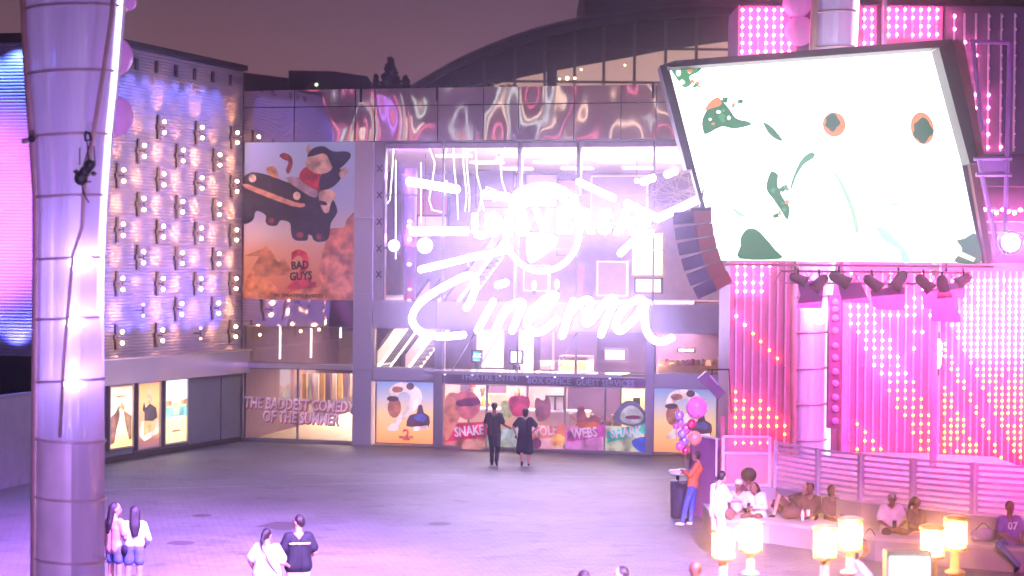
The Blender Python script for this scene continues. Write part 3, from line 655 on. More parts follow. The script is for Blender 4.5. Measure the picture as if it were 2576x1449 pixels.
decal(1117, 1227, 1062, ('crimson', (.6, .03, .09)), ('salmon', (.62, .20, .14)), 'SNAKE', 'red window decal reading SNAKE at the left door', 1180, 1085, .42,
      [(1119,1068),(1226,1060),(1226,1098),(1119,1112)], [([(1120,1002),(1150,990),(1165,1030),(1150,1062),(1120,1110)], ik('coral', (.7,.24,.14))), ([(1145,1000),(1165,985),(1195,990),(1210,1020),(1190,1052),(1160,1050)], ik('rose', (.6,.14,.15))), ([(1150,1008),(1200,1000),(1205,1018),(1155,1022)], ik('shade', (.2,.03,.1))), (ell(1190,1122,30,18), ik('tan', (.75,.34,.22)))])
decal(1228, 1329, 1078, ('mint', (.45, .6, .42)), ('pale_green', (.42, .52, .32)), None, 'pale green window decal behind the strolling couple', 0, 0, 0,
      [(1229,1084),(1328,1074),(1328,1096),(1229,1110)], [([(1262,1010),(1285,1012),(1295,1035),(1280,1052),(1262,1050)], ik('lime', (.5,.55,.2))), ([(1282,1000),(1330,1000),(1325,1040),(1290,1045)], ik('cherry', (.6,.04,.12)))])
decal(1330, 1424, 1070, ('orange', (.75, .22, .12)), ('peachy', (.78, .42, .36)), 'WOLF', 'orange window decal reading WOLF right of the couple', 1366, 1085, .42,
      [(1332,1076),(1423,1066),(1423,1100),(1332,1104)], [([(1345,1015),(1352,1000),(1366,1008),(1380,998),(1386,1030),(1376,1055),(1352,1058)], ik('umber', (.32,.10,.12))), (ell(1404,1108,18,16), ik('sun', (1,.5,.12))), (ell(1350,1115,12,14), ik('shade', (.2,.03,.1)))])
decal(1425, 1524, 1074, ('magenta', (.6, .08, .36)), ('orchid', (.70, .26, .48)), 'WEBS', 'magenta window decal reading WEBS, second from the right', 1470, 1090, .42,
      [(1427,1086),(1523,1066),(1523,1098),(1427,1112)], [([(1452,1030),(1468,1020),(1476,1050),(1500,1045),(1510,1062),(1490,1078),(1455,1075)], ik('umber', (.32,.10,.12))), (ell(1478,1068,30,7), ik('ember', (.6,.14,.05)))])
decal(1525, 1627, 1072, ('teal', (.05, .50, .34)), ('pistachio', (.55, .62, .32)), 'SHARK', 'teal window decal reading SHARK at the right door', 1575, 1088, .42,
      [(1527,1086),(1626,1062),(1626,1090),(1527,1114)], [([(1545,1060),(1552,1030),(1575,1008),(1600,1012),(1622,1035),(1624,1062),(1590,1072)], ik('graphite', (.14,.12,.2))), ([(1560,1055),(1568,1030),(1590,1020),(1612,1035),(1618,1056),(1590,1068)], ik('bluegrey', (.5,.52,.42))), (ell(1592,1050,20,5), ik('shade', (.2,.03,.1))), ([(1590,1108),(1626,1100),(1626,1138),(1600,1130)], ik('royal', (.05,.1,.5)))])

# ------------------------------------------------------------------ neon sign
sg = empty('neon_sign', FA.pt(U(1370), FA.z(760, 1370), .6), 'huge glowing white neon sign with globe and the script word Cinema', 'sign')
WS = .42
def spt(L, conv=None):
    return [FA.pt(*FA.uz(*(conv(*p) if conv else p), WS), WS) for p in L]
ZC = cv(1120, 740, 3.22)
M_signback = pbr('sign_back', (.10, .09, .12), .5, .4)
def sign_part(mb, nm, m):
    o = mb.build(nm, [m, M_signback], sg)
    for p in o.data.polygons: p.material_index = 0 if p.normal.dot(FA.N) > .12 else 1
    return o
letters = {
 'letter_c': ([(620,405),(670,320),(705,200),(690,130),(620,115),(480,180),(320,270),(190,370),(130,480),(145,560),(230,635),(400,665),(590,650)],),
 'letter_i': ([(862,350),(720,610)], [(905,198),(975,178)]),
 'letter_n': ([(1000,385),(940,490),(868,630)], [(925,500),(985,420),(1060,365),(1115,352),(1130,380),(1100,450),(1035,610)]),
 'letter_e': ([(1205,500),(1300,440),(1390,360),(1425,300),(1395,285),(1300,350),(1215,440),(1170,540),(1200,610),(1280,625),(1370,570),(1430,510)],),
 'letter_m': ([(1585,345),(1540,480),(1485,655)], [(1545,470),(1610,390),(1690,335),(1740,345),(1725,420),(1695,510),(1715,545),(1775,490),(1850,390),(1930,318),(1958,340),(1915,450),(1838,645)]),
 'letter_a': ([(2225,345),(2180,325),(2090,375),(2005,470),(1975,570),(2010,612),(2100,545),(2190,440),(2235,350),(2235,480),(2250,610),(2310,690),(2390,712),(2475,678)],)}
for nm, strokes in letters.items():
    mb = MB(); mb.smooth = True
    for st in strokes:
        P = smooth_path(spt(st, ZC), 5) if len(st) > 2 else spt(st, ZC)
        mb.tube(P, .106, 14)
        mb.ball(P[0], .106, 14, 10); mb.ball(P[-1], .106, 14, 10)
    sign_part(mb, nm, M_neon)
ZU = cv(1120, 480, 2.862)
rays = [([(95,88),(470,150)], .13), ([(700,190),(880,215)], .13), ([(125,490),(545,487)], .13), ([(185,795),(690,675)], .105), ([(765,665),(900,628)], .105),
        ([(1455,90),(1735,222)], .10), ([(1975,88),(2050,60)], .11), ([(2170,30),(2230,5)], .11), ([(1850,270),(2080,380)], .12), ([(2090,385),(2430,225)], .12), ([(1790,665),(1900,560),(2010,410)], .10)]
for L, r_ in rays:
    P = spt(L, ZU); mb = MB(); mb.smooth = True; mb.tube(P, r_, 10); mb.ball(P[0], r_, 10, 8); mb.ball(P[-1], r_, 10, 8); sign_part(mb, 'light_ray', M_neon)
gc = FA.pt(*FA.uz(1364, 582, WS), WS); 
RG = (FA.uz(1457, 582, WS)[0]-FA.uz(1271, 582, WS)[0])/2
mb = MB(); mb.smooth = True
mb.tube([gc+FA.U*(RG*math.cos(a))+FA.Z*(RG*1.04*math.sin(a)) for a in [2*math.pi*i/48 for i in range(48)]], .075, 8, closed=True); sign_part(mb, 'globe_ring', M_neon)
M_cont = emi('sign_continent', (.78, .68, 1), 10)
for L in ([(900,230),(960,150),(1080,105),(1200,95),(1330,130),(1400,200),(1330,190),(1240,180),(1150,230),(1020,290),(950,330),(900,330)], [(920,440),(960,420),(1060,430),(1040,490),(990,515),(950,490)],
          [(1040,520),(1130,505),(1270,530),(1260,600),(1190,660),(1110,720),(1060,735),(1040,680)], [(1400,200),(1450,260),(1460,330),(1420,330),(1380,260)]):
    P = Ppts(FA, [ZU(*p) for p in L], WS-.06, 3); mb = MB(); mb.prism(P, -FA.N*.06); o_ = mb.build('continent', [M_cont, M_signback], sg)
M_let = emi('sign_letter_lit', (.72, .60, 1), 44)
word = 'UNIVERSAL'; x0, x1 = 1186, 1652
for i, ch in enumerate(word):
    p = x0+(x1-x0)*(i+.5)/9; y = 571-12*math.sin(math.pi*(i+.5)/9)+ (4-i)*.8
    u, z = FA.uz(p, y, WS+.2); o_ = text_mesh('letter', ch, M_let, fmat(FA, u, z, WS+.22), .98, .06, sg, sx=.86, offset=.055); o_.data.materials.append(M_signback)
    for p_ in o_.data.polygons: p_.material_index = 0 if p_.normal.dot(FA.N) > .5 else 1
for p, y in ((1060,800),(1210,805),(1390,800),(1560,800),(1270,582),(1457,582),(1364,665)):
    u, z = FA.uz(p, y, .3); mb = MB(); mb.tube([FA.pt(u, z, .06), FA.pt(u, z, WS-.13)], .02, 5); mb.build('standoff', M_metal, sg)

# ------------------------------------------------------------------ ribbed wall building, left
M_rib = M_pane
rw = empty('ribbed_building', LW.pt(4, 0, -1), 'silver ribbed metal building washed in violet light with rows of paired lamps', 'building')
LWL, LWR = LW.u(180), LW.u(607)
rz0, rz1 = LW.z(892, 430), LW.z(141, 430)
SW = Fr(LW.pt(LWL, 0) + Vector((-9, 1.9, 0)), LW.pt(LWL, 0))      # short frontal side
def ribs(F, u0, u1, z0, z1, nm, pitch=.092):
    n = int((z1-z0)/pitch); mb = MB()
    for i in range(n):
        z = z0+i*pitch; pr = [(0, 0), (.013, .02), (.013, .05), (0, .07), (0, pitch)]
        for (w_a, h_a), (w_b, h_b) in zip(pr[:-1], pr[1:]):
            mb.poly([F.pt(u0, z+h_a, w_a), F.pt(u1, z+h_a, w_a), F.pt(u1, z+h_b, w_b), F.pt(u0, z+h_b, w_b)])
    mb.build(nm, M_rib, rw)
ribs(LW, LWL, LWR, rz0, rz1, 'ribbed_cladding')
SL = (SW.pt(0, 0)-LW.pt(LWL, 0)).length; ribs(SW, -6, SL, rz0+.12, rz1-.1, 'ribbed_cladding')
mb = MB(); mb.fbox(LW, LWL, LWR+.05, rz0, rz1+.12, -3, -.02); mb.build('wall', M_dark, rw)
mb = MB(); mb.fbox(SW, -6, SL-.1, rz0, rz1+.1, -3, -.02); mb.build('wall', M_dark, rw)
mb = MB(); mb.fbox(LW, LWL-.05, LWR+.06, rz1+.02, rz1+.18, -.6, .14); mb.build('coping', M_dark, rw)
mb = MB(); mb.fbox(LW, LWL, LWR+.04, LW.z(957, 430)+.05, rz0-.02, -.3, .32); mb.build('fascia_band', M_wavy2, rw)
mb = MB(); mb.fbox(LW, LWL, LWR+.04, rz0-.018, rz0+.03, -.1, .40); mb.build('light_trough', M_metal, rw)
M_low = pbr('painted_steel', (.13, .145, .2), .5, 0, .12, 1.5, .1, 8)
mb = MB(); mb.fbox(LW, LWL, LWR+.3, 0, LW.z(957, 430)+.04, -.5, -.02); mb.build('lower_wall', M_low, rw)
for p in (340, 405, 476, 560):
    mb = MB(); mb.fbox(LW, LW.u(p)-.012, LW.u(p)+.012, .15, LW.z(962, 430), -.019, -.005); mb.build('panel_joint', M_seam, rw)
mb = MB(); mb.fbox(LW, LWL, LWR+.02, .01, .16, -.019, .02); mb.build('skirting', M_seam, rw)
for (X, Y) in ((1030,485),(1180,505),(1328,535),(1467,560),(1605,580),(1738,605)):
    px, py = X/2.683/1.118, Y/2.683/1.118; u, z = LW.uz(px, py, .03); mb = MB(); mb.fbox(LW, u-.09, u+.09, z-.17, z+.17, .031, .05); mb.build('vent', M_seam, rw)
# recessed dark band below the short side
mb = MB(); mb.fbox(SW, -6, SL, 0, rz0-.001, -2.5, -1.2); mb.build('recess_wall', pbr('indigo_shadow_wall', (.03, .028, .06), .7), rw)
# low wall in front, left edge
a, b_ = gp(-60, 1244), gp(150, 1200); LF = Fr(a, b_)
lo = empty('low_wall', a.lerp(b_, .5), 'smooth low wall at the far left behind the lit column', 'wall')
mb = MB(); mb.fbox(LF, -1.5, (b_-a).length+1.4, 0, 2.24, -.25, 0); mb.build('wall', pbr('violet_render', (.22, .2, .3), .6), lo)
mb = MB(); mb.fbox(LF, -1.5, (b_-a).length+1.42, 2.243, 2.32, -.28, .03); mb.build('coping', M_low, lo)
# paired wall lamps in a staggered grid
ucols = [LW.u(p, 0, 600) for p in (290, 342, 392, 440, 488, 533, 577)]
proto = None
M_brk = pbr('bronze_bracket', (.05, .035, .06), .7)
def wall_lamp(u, z):
    e = empty('wall_lamp', LW.pt(u, z, .03), 'dark cross bracket carrying two warm bulbs on the ribbed wall', 'wall lamp', 'paired warm lamps on the ribbed wall')
    mb = MB(); mb.fbox(LW, u-.055, u+.055, z-.36, z+.36, .032, .09); mb.fbox(LW, u-.13, u-.056, z-.07, z+.07, .032, .088); mb.fbox(LW, u+.056, u+.13, z-.07, z+.07, .032, .088); mb.build('bracket', M_brk, e)
    mb = MB(); mb.tube([LW.pt(u, z, .09), LW.pt(u, z, .26)], .02, 6); mb.tube([LW.pt(u, z-.12, .26), LW.pt(u, z+.12, .26)], .014, 6); mb.build('arm', M_brk, e)
    for s_ in (-1, 1):
        mb = MB(); mb.smooth = True; mb.ball(LW.pt(u, z+.16*s_, .26), .052, 10, 6); mb.build('bulb', M_warm, e)
    return e
def copy_tree(o, parent=None):
    c = o.copy(); COL.objects.link(c)
    if parent is not None: c.parent = parent; c.matrix_parent_inverse = o.matrix_parent_inverse.copy()
    for ch in [x for x in list(COL.objects) if x.parent == o]: copy_tree(ch, c)
    return c
for ci, u in enumerate(ucols):
    rows = (9.7, 8.16, 6.62, 5.08, 3.56) if ci % 2 == 0 else (8.93, 7.39, 5.85, 4.32)
    for ri, z in enumerate(rows):
        if ci == 0 and ri == 0: continue
        if (ci, ri) in ((1, 3), (4, 4)): continue
        if proto is None: proto = wall_lamp(u, z); pu, pz = u, z
        else:
            c = copy_tree(proto); c.location = proto.location+LW.U*(u-pu)+Vector((0, 0, z-pz))
        for s_ in (-1, 1): lamp('SPOT', 'wall_lamp_light', LW.pt(u, z+.20*s_, .50), (1, .42, .15), 115, LW.pt(u, z+.95*s_, .0), angle=66, blend=.9, soft=.05)
for u, z in ((ucols[1], 4.32), (ucols[4], 3.56)):
    e = empty('wall_lamp', LW.pt(u, z, .03), 'dim pair of bulbs on the ribbed wall, nearly out' if z > 4 else 'half lit pair of bulbs low on the ribbed wall', 'wall lamp', 'paired warm lamps on the ribbed wall')
    for s_ in (-1, 1):
        mb = MB(); mb.smooth = True; mb.ball(LW.pt(u, z+.16*s_, .26), .045, 10, 6); mb.build('bulb', bpy.data.materials.get('dim_bulb') or emi('dim_bulb', (1, .6, .4), 3), e)
    mb = MB(); mb.tube([LW.pt(u, z-.1, .26), LW.pt(u, z+.1, .26)], .025, 6); mb.tube([LW.pt(u, z, .03), LW.pt(u, z, .26)], .025, 6); mb.build('arm', M_brk, e)
# wash lights of the ribbed wall
for k in range(10):
    u = LWL+.4+k*.86
    lamp('SPOT', 'trough_light', LW.pt(u, rz0+.08, .6), (.16, .14, 1), 700, LW.pt(u, rz0+3, .0), angle=70, blend=.8, soft=.05)
    lamp('SPOT', 'eave_light', LW.pt(u, rz1-.02, .75), (.24, .26, 1), 300, LW.pt(u, rz1-2.2, .0), angle=62, blend=.7, soft=.04)
for k in range(6):
    u = SL-.5-k*1.1
    lamp('SPOT', 'trough_light', SW.pt(u, rz0+.15, .45), (.14, .14, 1), 700, SW.pt(u, rz0+4, .0), angle=110, blend=.8, soft=.05)
    lamp('SPOT', 'eave_light', SW.pt(u, rz1-.1, .45), (.14, .28, 1), 700, SW.pt(u, rz1-4, .0), angle=110, blend=.8, soft=.04)
lamp('SPOT', 'magenta_flood', SW.pt(SL-2, 3, 12), (.85, .20, .95), 60000, SW.pt(SL-2.6, 7.0, 0), angle=28, blend=1)
lamp('SPOT', 'lilac_flood', LW.pt(2.5, 5, 14), (.34, .18, 1), 4500, LW.pt(4.0, 6.3, 0), angle=32, blend=1)
# three backlit poster cases
def pcase(p0, p1, yt, yb, stops, lab, arts, e_=1.0):
    wf = 0.0; u0, u1 = LW.u(p0), LW.u(p1); z1, z0 = LW.z(yt, p0), LW.z(yb, p0)
    e = empty('poster_case', LW.pt((u0+u1)/2, z0, .02), lab, 'poster case')
    mb = MB(); k = .05
    for a in ((u0-k, u0, z0-k, z1+k), (u1, u1+k, z0-k, z1+k), (u0, u1, z1, z1+k), (u0, u1, z0-k, z0)): mb.fbox(LW, a[0], a[1], a[2], a[3], -.018, .09)
    mb.build('frame', M_metal, e)
    g = gradm('case_print', stops, lo=z0, hi=z1, emit=e_, nscale=1.6, namp=.03)
    mb = MB(); mb.fbox(LW, u0, u1, z0, z1, -.018, .05); mb.build('print', g, e)
    for k2, (pts, m) in enumerate(arts):
        P = [LW.pt(u0+(u1-u0)*x, z0+(z1-z0)*y, .054+.002*k2) for x, y in pts]; mb = MB(); mb.poly(P); mb.build('artwork', m, e)
gb = lambda n, c, e_: ink('case_'+n, c, e_)
pcase(275, 331, 975, 1128, ((0, (1, .74, .22)), (.12, (1, .8, .28)), (.3, (.98, .84, .5)), (.7, (.95, .9, .66)), (.88, (.98, .82, .55)), (1, (.75, .5, .3))), 'glowing yellow poster case, leftmost of three by the lit column',
      [([(0, .3), (0, .5), (.25, .58), (.42, .72), (.45, .5), (.3, .3), (.22, .08), (0, .05)], gb('brown', (.45, .22, .16), .5)), ([(.62, .6), (.98, .5), (.98, .1), (.86, .1), (.74, .3), (.66, .45)], gb('brown2', (.5, .28, .14), .6)),
       ([(.38, .62), (.5, .76), (.66, .68), (.66, .58), (.5, .64)], gb('tan', (.8, .5, .2), .7)), ([(.25, .86), (.75, .86), (.7, .82), (.3, .82)], gb('tan', (.8, .5, .2), .7))], 1.2)
pcase(346, 400, 966, 1128, ((0, (.3, .14, .18)), (.12, (.4, .16, .12)), (.25, (.9, .5, .18)), (.5, (.75, .42, .2)), (.7, (.98, .62, .22)), (1, (1, .42, .16))), 'orange backlit poster case in the middle of three',
      [([(.3, .42), (.3, .6), (.55, .68), (.85, .6), (.9, .45), (.7, .4)], gb('graphite', (.10, .08, .10), .5)), ([(.42, .68), (.4, .88), (.52, .95), (.62, .86), (.7, .68)], gb('face', (.85, .55, .3), .8)),
       ([(.08, .2), (.18, .42), (.26, .4), (.26, .18), (.8, .26), (.84, .42), (.98, .4), (.95, .2), (.3, .10)], gb('cream', (.9, .8, .62), .8)), ([(.28, .2), (.3, .32), (.76, .38), (.8, .26)], gb('amber', (.95, .5, .2), .8)),
       ([(.2, .6), (.26, .72), (.34, .62), (.26, .55)], gb('graphite', (.10, .08, .10), .5))], .9)
pcase(414, 468, 958, 1116, ((0, (.7, .6, .3)), (.1, (1, .85, .35)), (.35, (1, .9, .4)), (.42, (.5, .75, .55)), (.6, (.8, .6, .35)), (.66, (.75, .95, .92)), (1, (.85, .98, 1))), 'pale blue and yellow poster case, rightmost of three',
      [([(0, .42), (0, .57), (1, .57), (1, .42)], gb('teal', (.3, .72, .6), .9)), ([(.4, .45), (.42, .62), (.58, .66), (.64, .6), (.62, .45)], gb('honey', (.95, .75, .35), 1.0)),
       ([(0, .6), (.3, .6), (.3, .68), (0, .68)], gb('tan', (.8, .5, .2), .7)), ([(.7, .6), (1, .6), (1, .68), (.72, .68)], gb('tan', (.8, .5, .2), .7)), ([(.30, .17), (.72, .17), (.72, .20), (.30, .20)], gb('brown2', (.5, .28, .14), .6))], 1.1)
# ------------------------------------------------------------------ tall lit columns
def shell_mat(name, col, em, alpha):
    m = bpy.data.materials.new(name); m.use_nodes = True; t = m.node_tree; t.nodes.clear()
    o = t.nodes.new('ShaderNodeOutputMaterial'); df = t.nodes.new('ShaderNodeBsdfPrincipled'); tl_ = t.nodes.new('ShaderNodeBsdfTranslucent')
    tr = t.nodes.new('ShaderNodeBsdfTransparent'); a = t.nodes.new('ShaderNodeMixShader'); b = t.nodes.new('ShaderNodeMixShader')
    df.inputs['Base Color'].default_value = (*col, 1); df.inputs['Roughness'].default_value = .22; tl_.inputs[0].default_value = (*col, 1)
    df.inputs['Emission Color'].default_value = (.50, .30, 1, 1); df.inputs['Emission Strength'].default_value = em
    g = t.nodes.new('ShaderNodeNewGeometry'); n = t.nodes.new('ShaderNodeTexNoise'); n.inputs['Scale'].default_value = 1.6; n.inputs['Detail'].default_value = 3
    mp = t.nodes.new('ShaderNodeMapping'); mp.inputs['Scale'].default_value = (3, 3, .5); t.links.new(g.outputs['Position'], mp.inputs[0]); t.links.new(mp.outputs[0], n.inputs['Vector'])
    bp = t.nodes.new('ShaderNodeBump'); bp.inputs['Strength'].default_value = .8; bp.inputs['Distance'].default_value = .12; t.links.new(n.outputs[0], bp.inputs['Height']); t.links.new(bp.outputs[0], df.inputs['Normal'])
    a.inputs[0].default_value = .4; t.links.new(df.outputs[0], a.inputs[1]); t.links.new(tl_.outputs[0], a.inputs[2])
    b.inputs[0].default_value = alpha; t.links.new(a.outputs[0], b.inputs[1]); t.links.new(tr.outputs[0], b.inputs[2]); t.links.new(b.outputs[0], o.inputs[0])
    return m
M_shell = shell_mat('column_membrane', (.70, .60, .88), .12, .22)
M_shell_low = shell_mat('column_acrylic', (.66, .52, .74), .04, .30)
M_tan = pbr('pink_steel', (.45, .27, .30), .45, .2, .12, 4)
M_ring = pbr('column_ring', (.52, .34, .44), .4, .2)
M_ledtube = emi('column_led_tube', (.80, .72, 1), 3.2)
M_disc = emi('column_disc_lamp', (.82, .85, 1), 5.5)
def light_column(Y, prof, rings, lab, discs, low_y, sph, tube_px, leds=True):
    sc = FPX/Y
    def ctr(py):
        for (y0, c0, h0), (y1, c1, h1) in zip(prof[:-1], prof[1:]):
            if y0 <= py <= y1: k = (py-y0)/(y1-y0); return c0+(c1-c0)*k, (h0+(h1-h0)*k)
        return prof[-1][1:] if py > prof[-1][0] else prof[0][1:]
    def cz(py): c, h = ctr(py); p = at(c, py, Y); return p, h/sc
    base = at(prof[-1][1], prof[-1][0], Y); base.z = 0
    e = empty('light_column', base, lab, 'light column')
    # extend to the ground
    ys = [prof[0][0]]+rings; p_, r_ = cz(rings[-1]); n = 28
    for i in range(len(ys)-1):
        mb = MB(); mb.smooth = True; y0, y1 = ys[i], ys[i+1]; V = []; F = []; K = 4
        for j in range(K+1):
            p, r = cz(y0+(y1-y0)*j/K)
            for k in range(n): q = 2*math.pi*k/n; V.append(p+Vector((r*math.cos(q), r*math.sin(q), 0)))
        for j in range(K):
            for k in range(n): F.append((j*n+k, j*n+(k+1) % n, (j+1)*n+(k+1) % n, (j+1)*n+k))
        mb.add(V, F); mb.build('shell_segment', M_shell if y0 < low_y else M_shell_low, e)
    mb = MB(); mb.smooth = True; mb.tube([p_, Vector((p_.x, p_.y, 0))], r_, 28); mb.build('base_segment', M_shell_low, e)
    for i, y in enumerate(rings):
        p, r = cz(y); mb = MB(); mb.smooth = True
        tilt = .05*(1 if y < low_y else -1)
        mb.tube([p+Vector(((r+.012)*math.cos(a), (r+.012)*math.sin(a), tilt*math.cos(a)*r)) for a in [2*math.pi*k/30 for k in range(30)]], (.019 if Y < 30 else .034), 6, closed=True); mb.build('ring', M_ring, e)
    # inner core and side pipe
    P = [cz(y)[0]+Vector((-.10*cz(y)[1], .1, 0)) for y in rings]; P.append(Vector((P[-1].x, P[-1].y, 0)))
    mb = MB(); mb.smooth = True; mb.tube(P, [cz(y)[1]*.34 for y in rings]+[r_*.34], 16); mb.build('core', M_white, e)
    P = []
    for y in [prof[0][0]]+rings:
        p, r = cz(y); P.append(p+Vector((-r*.93, -r*.36, 0)))
    P.append(Vector((P[-1].x, P[-1].y, 0))); mb = MB(); mb.smooth = True; mb.tube(P, .062*Y/25, 10); mb.build('side_pipe', M_tan, e)
    P = []
    for y in [prof[0][0]]+[q for q in rings if q < low_y-200]:
        p, r = cz(y); P.append(p+Vector((r*.95, -r*.30, 0)))
    mb = MB(); mb.smooth = True; mb.tube(P, .04*Y/25, 10); mb.build('led_tube', M_ledtube, e)
    P = []
    for k, y in enumerate([prof[0][0]]+[q for q in rings if q < low_y]):
        p, r = cz(y); P.append(p+Vector((-r*.52, -r*.5, 0)))
    mb = MB(); mb.smooth = True; mb.tube(P, .045*Y/25, 10); mb.build('inner_tube', M_white, e)
    for x, y, rx, ry in discs:
        p = at(x, y, Y-cz(y)[1]*1.0); mb = MB(); mb.smooth = True; mb.ball(p, (rx/sc, .08, ry/sc), 20, 10); mb.build('disc_lamp', M_disc, e)
        lamp('POINT', 'column_lamp', p+Vector((0, .25, .1)), (.50, .36, 1), 15*(Y/25)**1.2, soft=.1)
    for x, y, r in sph:
        p = at(x, y, Y+.55*Y/25); mb = MB(); mb.smooth = True; mb.ball(p, r/sc, 28, 18); mb.build('globe', bpy.data.materials['tinted_globe'], e)
    return e, cz
tg = shell_mat('tinted_globe', (.72, .46, .82), .22, .18)
tg.node_tree.nodes['Principled BSDF'].inputs['Emission Color'].default_value = (.75, .22, .8, 1)
profA = [(-140,192,134),(0,190,125),(167,187,115),(333,184,99),(483,183,88),(682,178,83),(900,177,84),(1600,176,87)]
colA, czA = light_column(25, profA, [25,187,343,495,650,800,955,1105,1250,1405,1560], 'tall tapering lit column at the left, membrane segments held by steel rings',
     [(205,662,33,21),(190,812,30,12),(185,966,31,9)], 1100, [(283,142,52),(281,292,55),(322,5,22)], None)
# opaque lower left cladding of the near column
mb = MB(); mb.smooth = True; V = []; F = []; n = 14
for y in (1108, 1250, 1405, 1600, 1776):
    p, r = czA(min(y, 1600)); p = p.copy(); p.z = at(176, y, 25).z
    for k in range(n+1):
        q = math.pi*.98+math.pi*.60*k/n; V.append(p+Vector(((r+.006)*math.cos(q), (r+.006)*math.sin(q), 0)))
for j in range(4):
    for k in range(n): F.append((j*(n+1)+k, j*(n+1)+k+1, (j+1)*(n+1)+k+1, (j+1)*(n+1)+k))
mb.add(V, F); mb.build('steel_cladding', pbr('mauve_cladding', (.66, .50, .64), .45, .05, .15, 2), colA)
# diagonal cable with a dark cluster lamp hanging in front of it
cl = empty('cable_lamp', at(212, 440, 24.2), 'black cluster lamp tied to a slanting cable in front of the left column', 'lamp')
Zc1 = cv(60, 0, 2.264)
mb = MB(); mb.smooth = True; mb.tube([at(*Zc1(*p), 24.25) for p in ((585,-120),(575,90),(520,470),(455,870),(400,1180),(385,1449))]+[at(183, 640, 24.3), at(160, 900, 24.35), at(150, 1100, 24.4)], [.028]*5+[.022]*4, 7); mb.build('cable', M_tan, cl)
mb = MB(); mb.smooth = True
for X, Y_, r in ((380,1135,.085),(405,1095,.07),(437,1050,.065),(425,1075,.05),(460,1105,.03),(350,1095,.03)): mb.ball(at(*Zc1(X, Y_), 24.15), (r, .06, r*1.05), 12, 8)
mb.build('lamp_cluster', M_black, cl)
mb = MB(); mb.tube([at(*Zc1(*p), 24.15) for p in ((405,850),(410,895),(445,890),(435,850),(405,840))], .02, 6)
for L in (((350,1095),(330,1090)), ((430,1040),(418,900)), ((395,1060),(440,900)), ((445,1100),(480,1108)), ((410,1160),(445,1155)), ((372,1050),(372,940)), ((470,1060),(462,930)), ((385,1170),(395,1230),(430,1290))): mb.tube([at(*Zc1(*p), 24.15) for p in L], .009, 5)
mb.build('wires', M_black, cl)
st_ = empty('bracket_arm', at(70, 352, 24.6), 'short brown bracket arm sticking out left of the lit column', 'bracket')
mb = MB(); mb.tube([at(95, 347, 24.7), at(58, 355, 24.5)], .035, 6); mb.build('arm', M_tan, st_); mb = MB(); mb.ball(at(80, 349, 24.5), .045, 8, 6); mb.build('bolt', M_black, st_)
lamp('SPOT', 'column_flood', (-3.4, 13, 3.5), (.56, .34, 1), 4200, at(176, 1000, 25), angle=50, blend=1)
lamp('SPOT', 'column_flood', (1.0, 17, 9.5), (.50, .30, 1), 500, at(230, 300, 25), angle=34, blend=1)
profB = [(-60,2102,54),(110,2096,54),(300,2080,50),(740,2040,46),(925,2038,44),(1300,2036,43)]
light_column(50.9, profB, [-5,33,122,210,300,390,480,570,660,745,835,925,1015,1105,1190], 'tall lit column behind the big screen on the stage', [(2062,790,18,26)], 3000, [(2005,8,38),(2011,78,39)], None)
led_ = empty('speaker_strip', at(2098, 1075, 50.2), 'tall dark strip of round speaker cones beside the stage column', 'loudspeaker')
mb = MB(); a, b_ = at(2083, 1078, 50.3), at(2116, 742, 50.3); mb.box(((a.x+b_.x)/2, 50.45, (a.z+b_.z)/2), (b_.x-a.x, .3, b_.z-a.z)); mb.build('cabinet', pbr('plum_cabinet', (.22, .07, .2), .6), led_)
for y in (760,778,800,832,870,900,935,965,1000,1028,1060):
    p = at(2101, y, 50.28); mb = MB(); mb.smooth = True; mb.ball(p, (.09, .04, .09), 12, 6); mb.build('cone', pbr('pink_cone', (.6, .25, .55), .4) if y == 760 else bpy.data.materials['pink_cone'], led_)

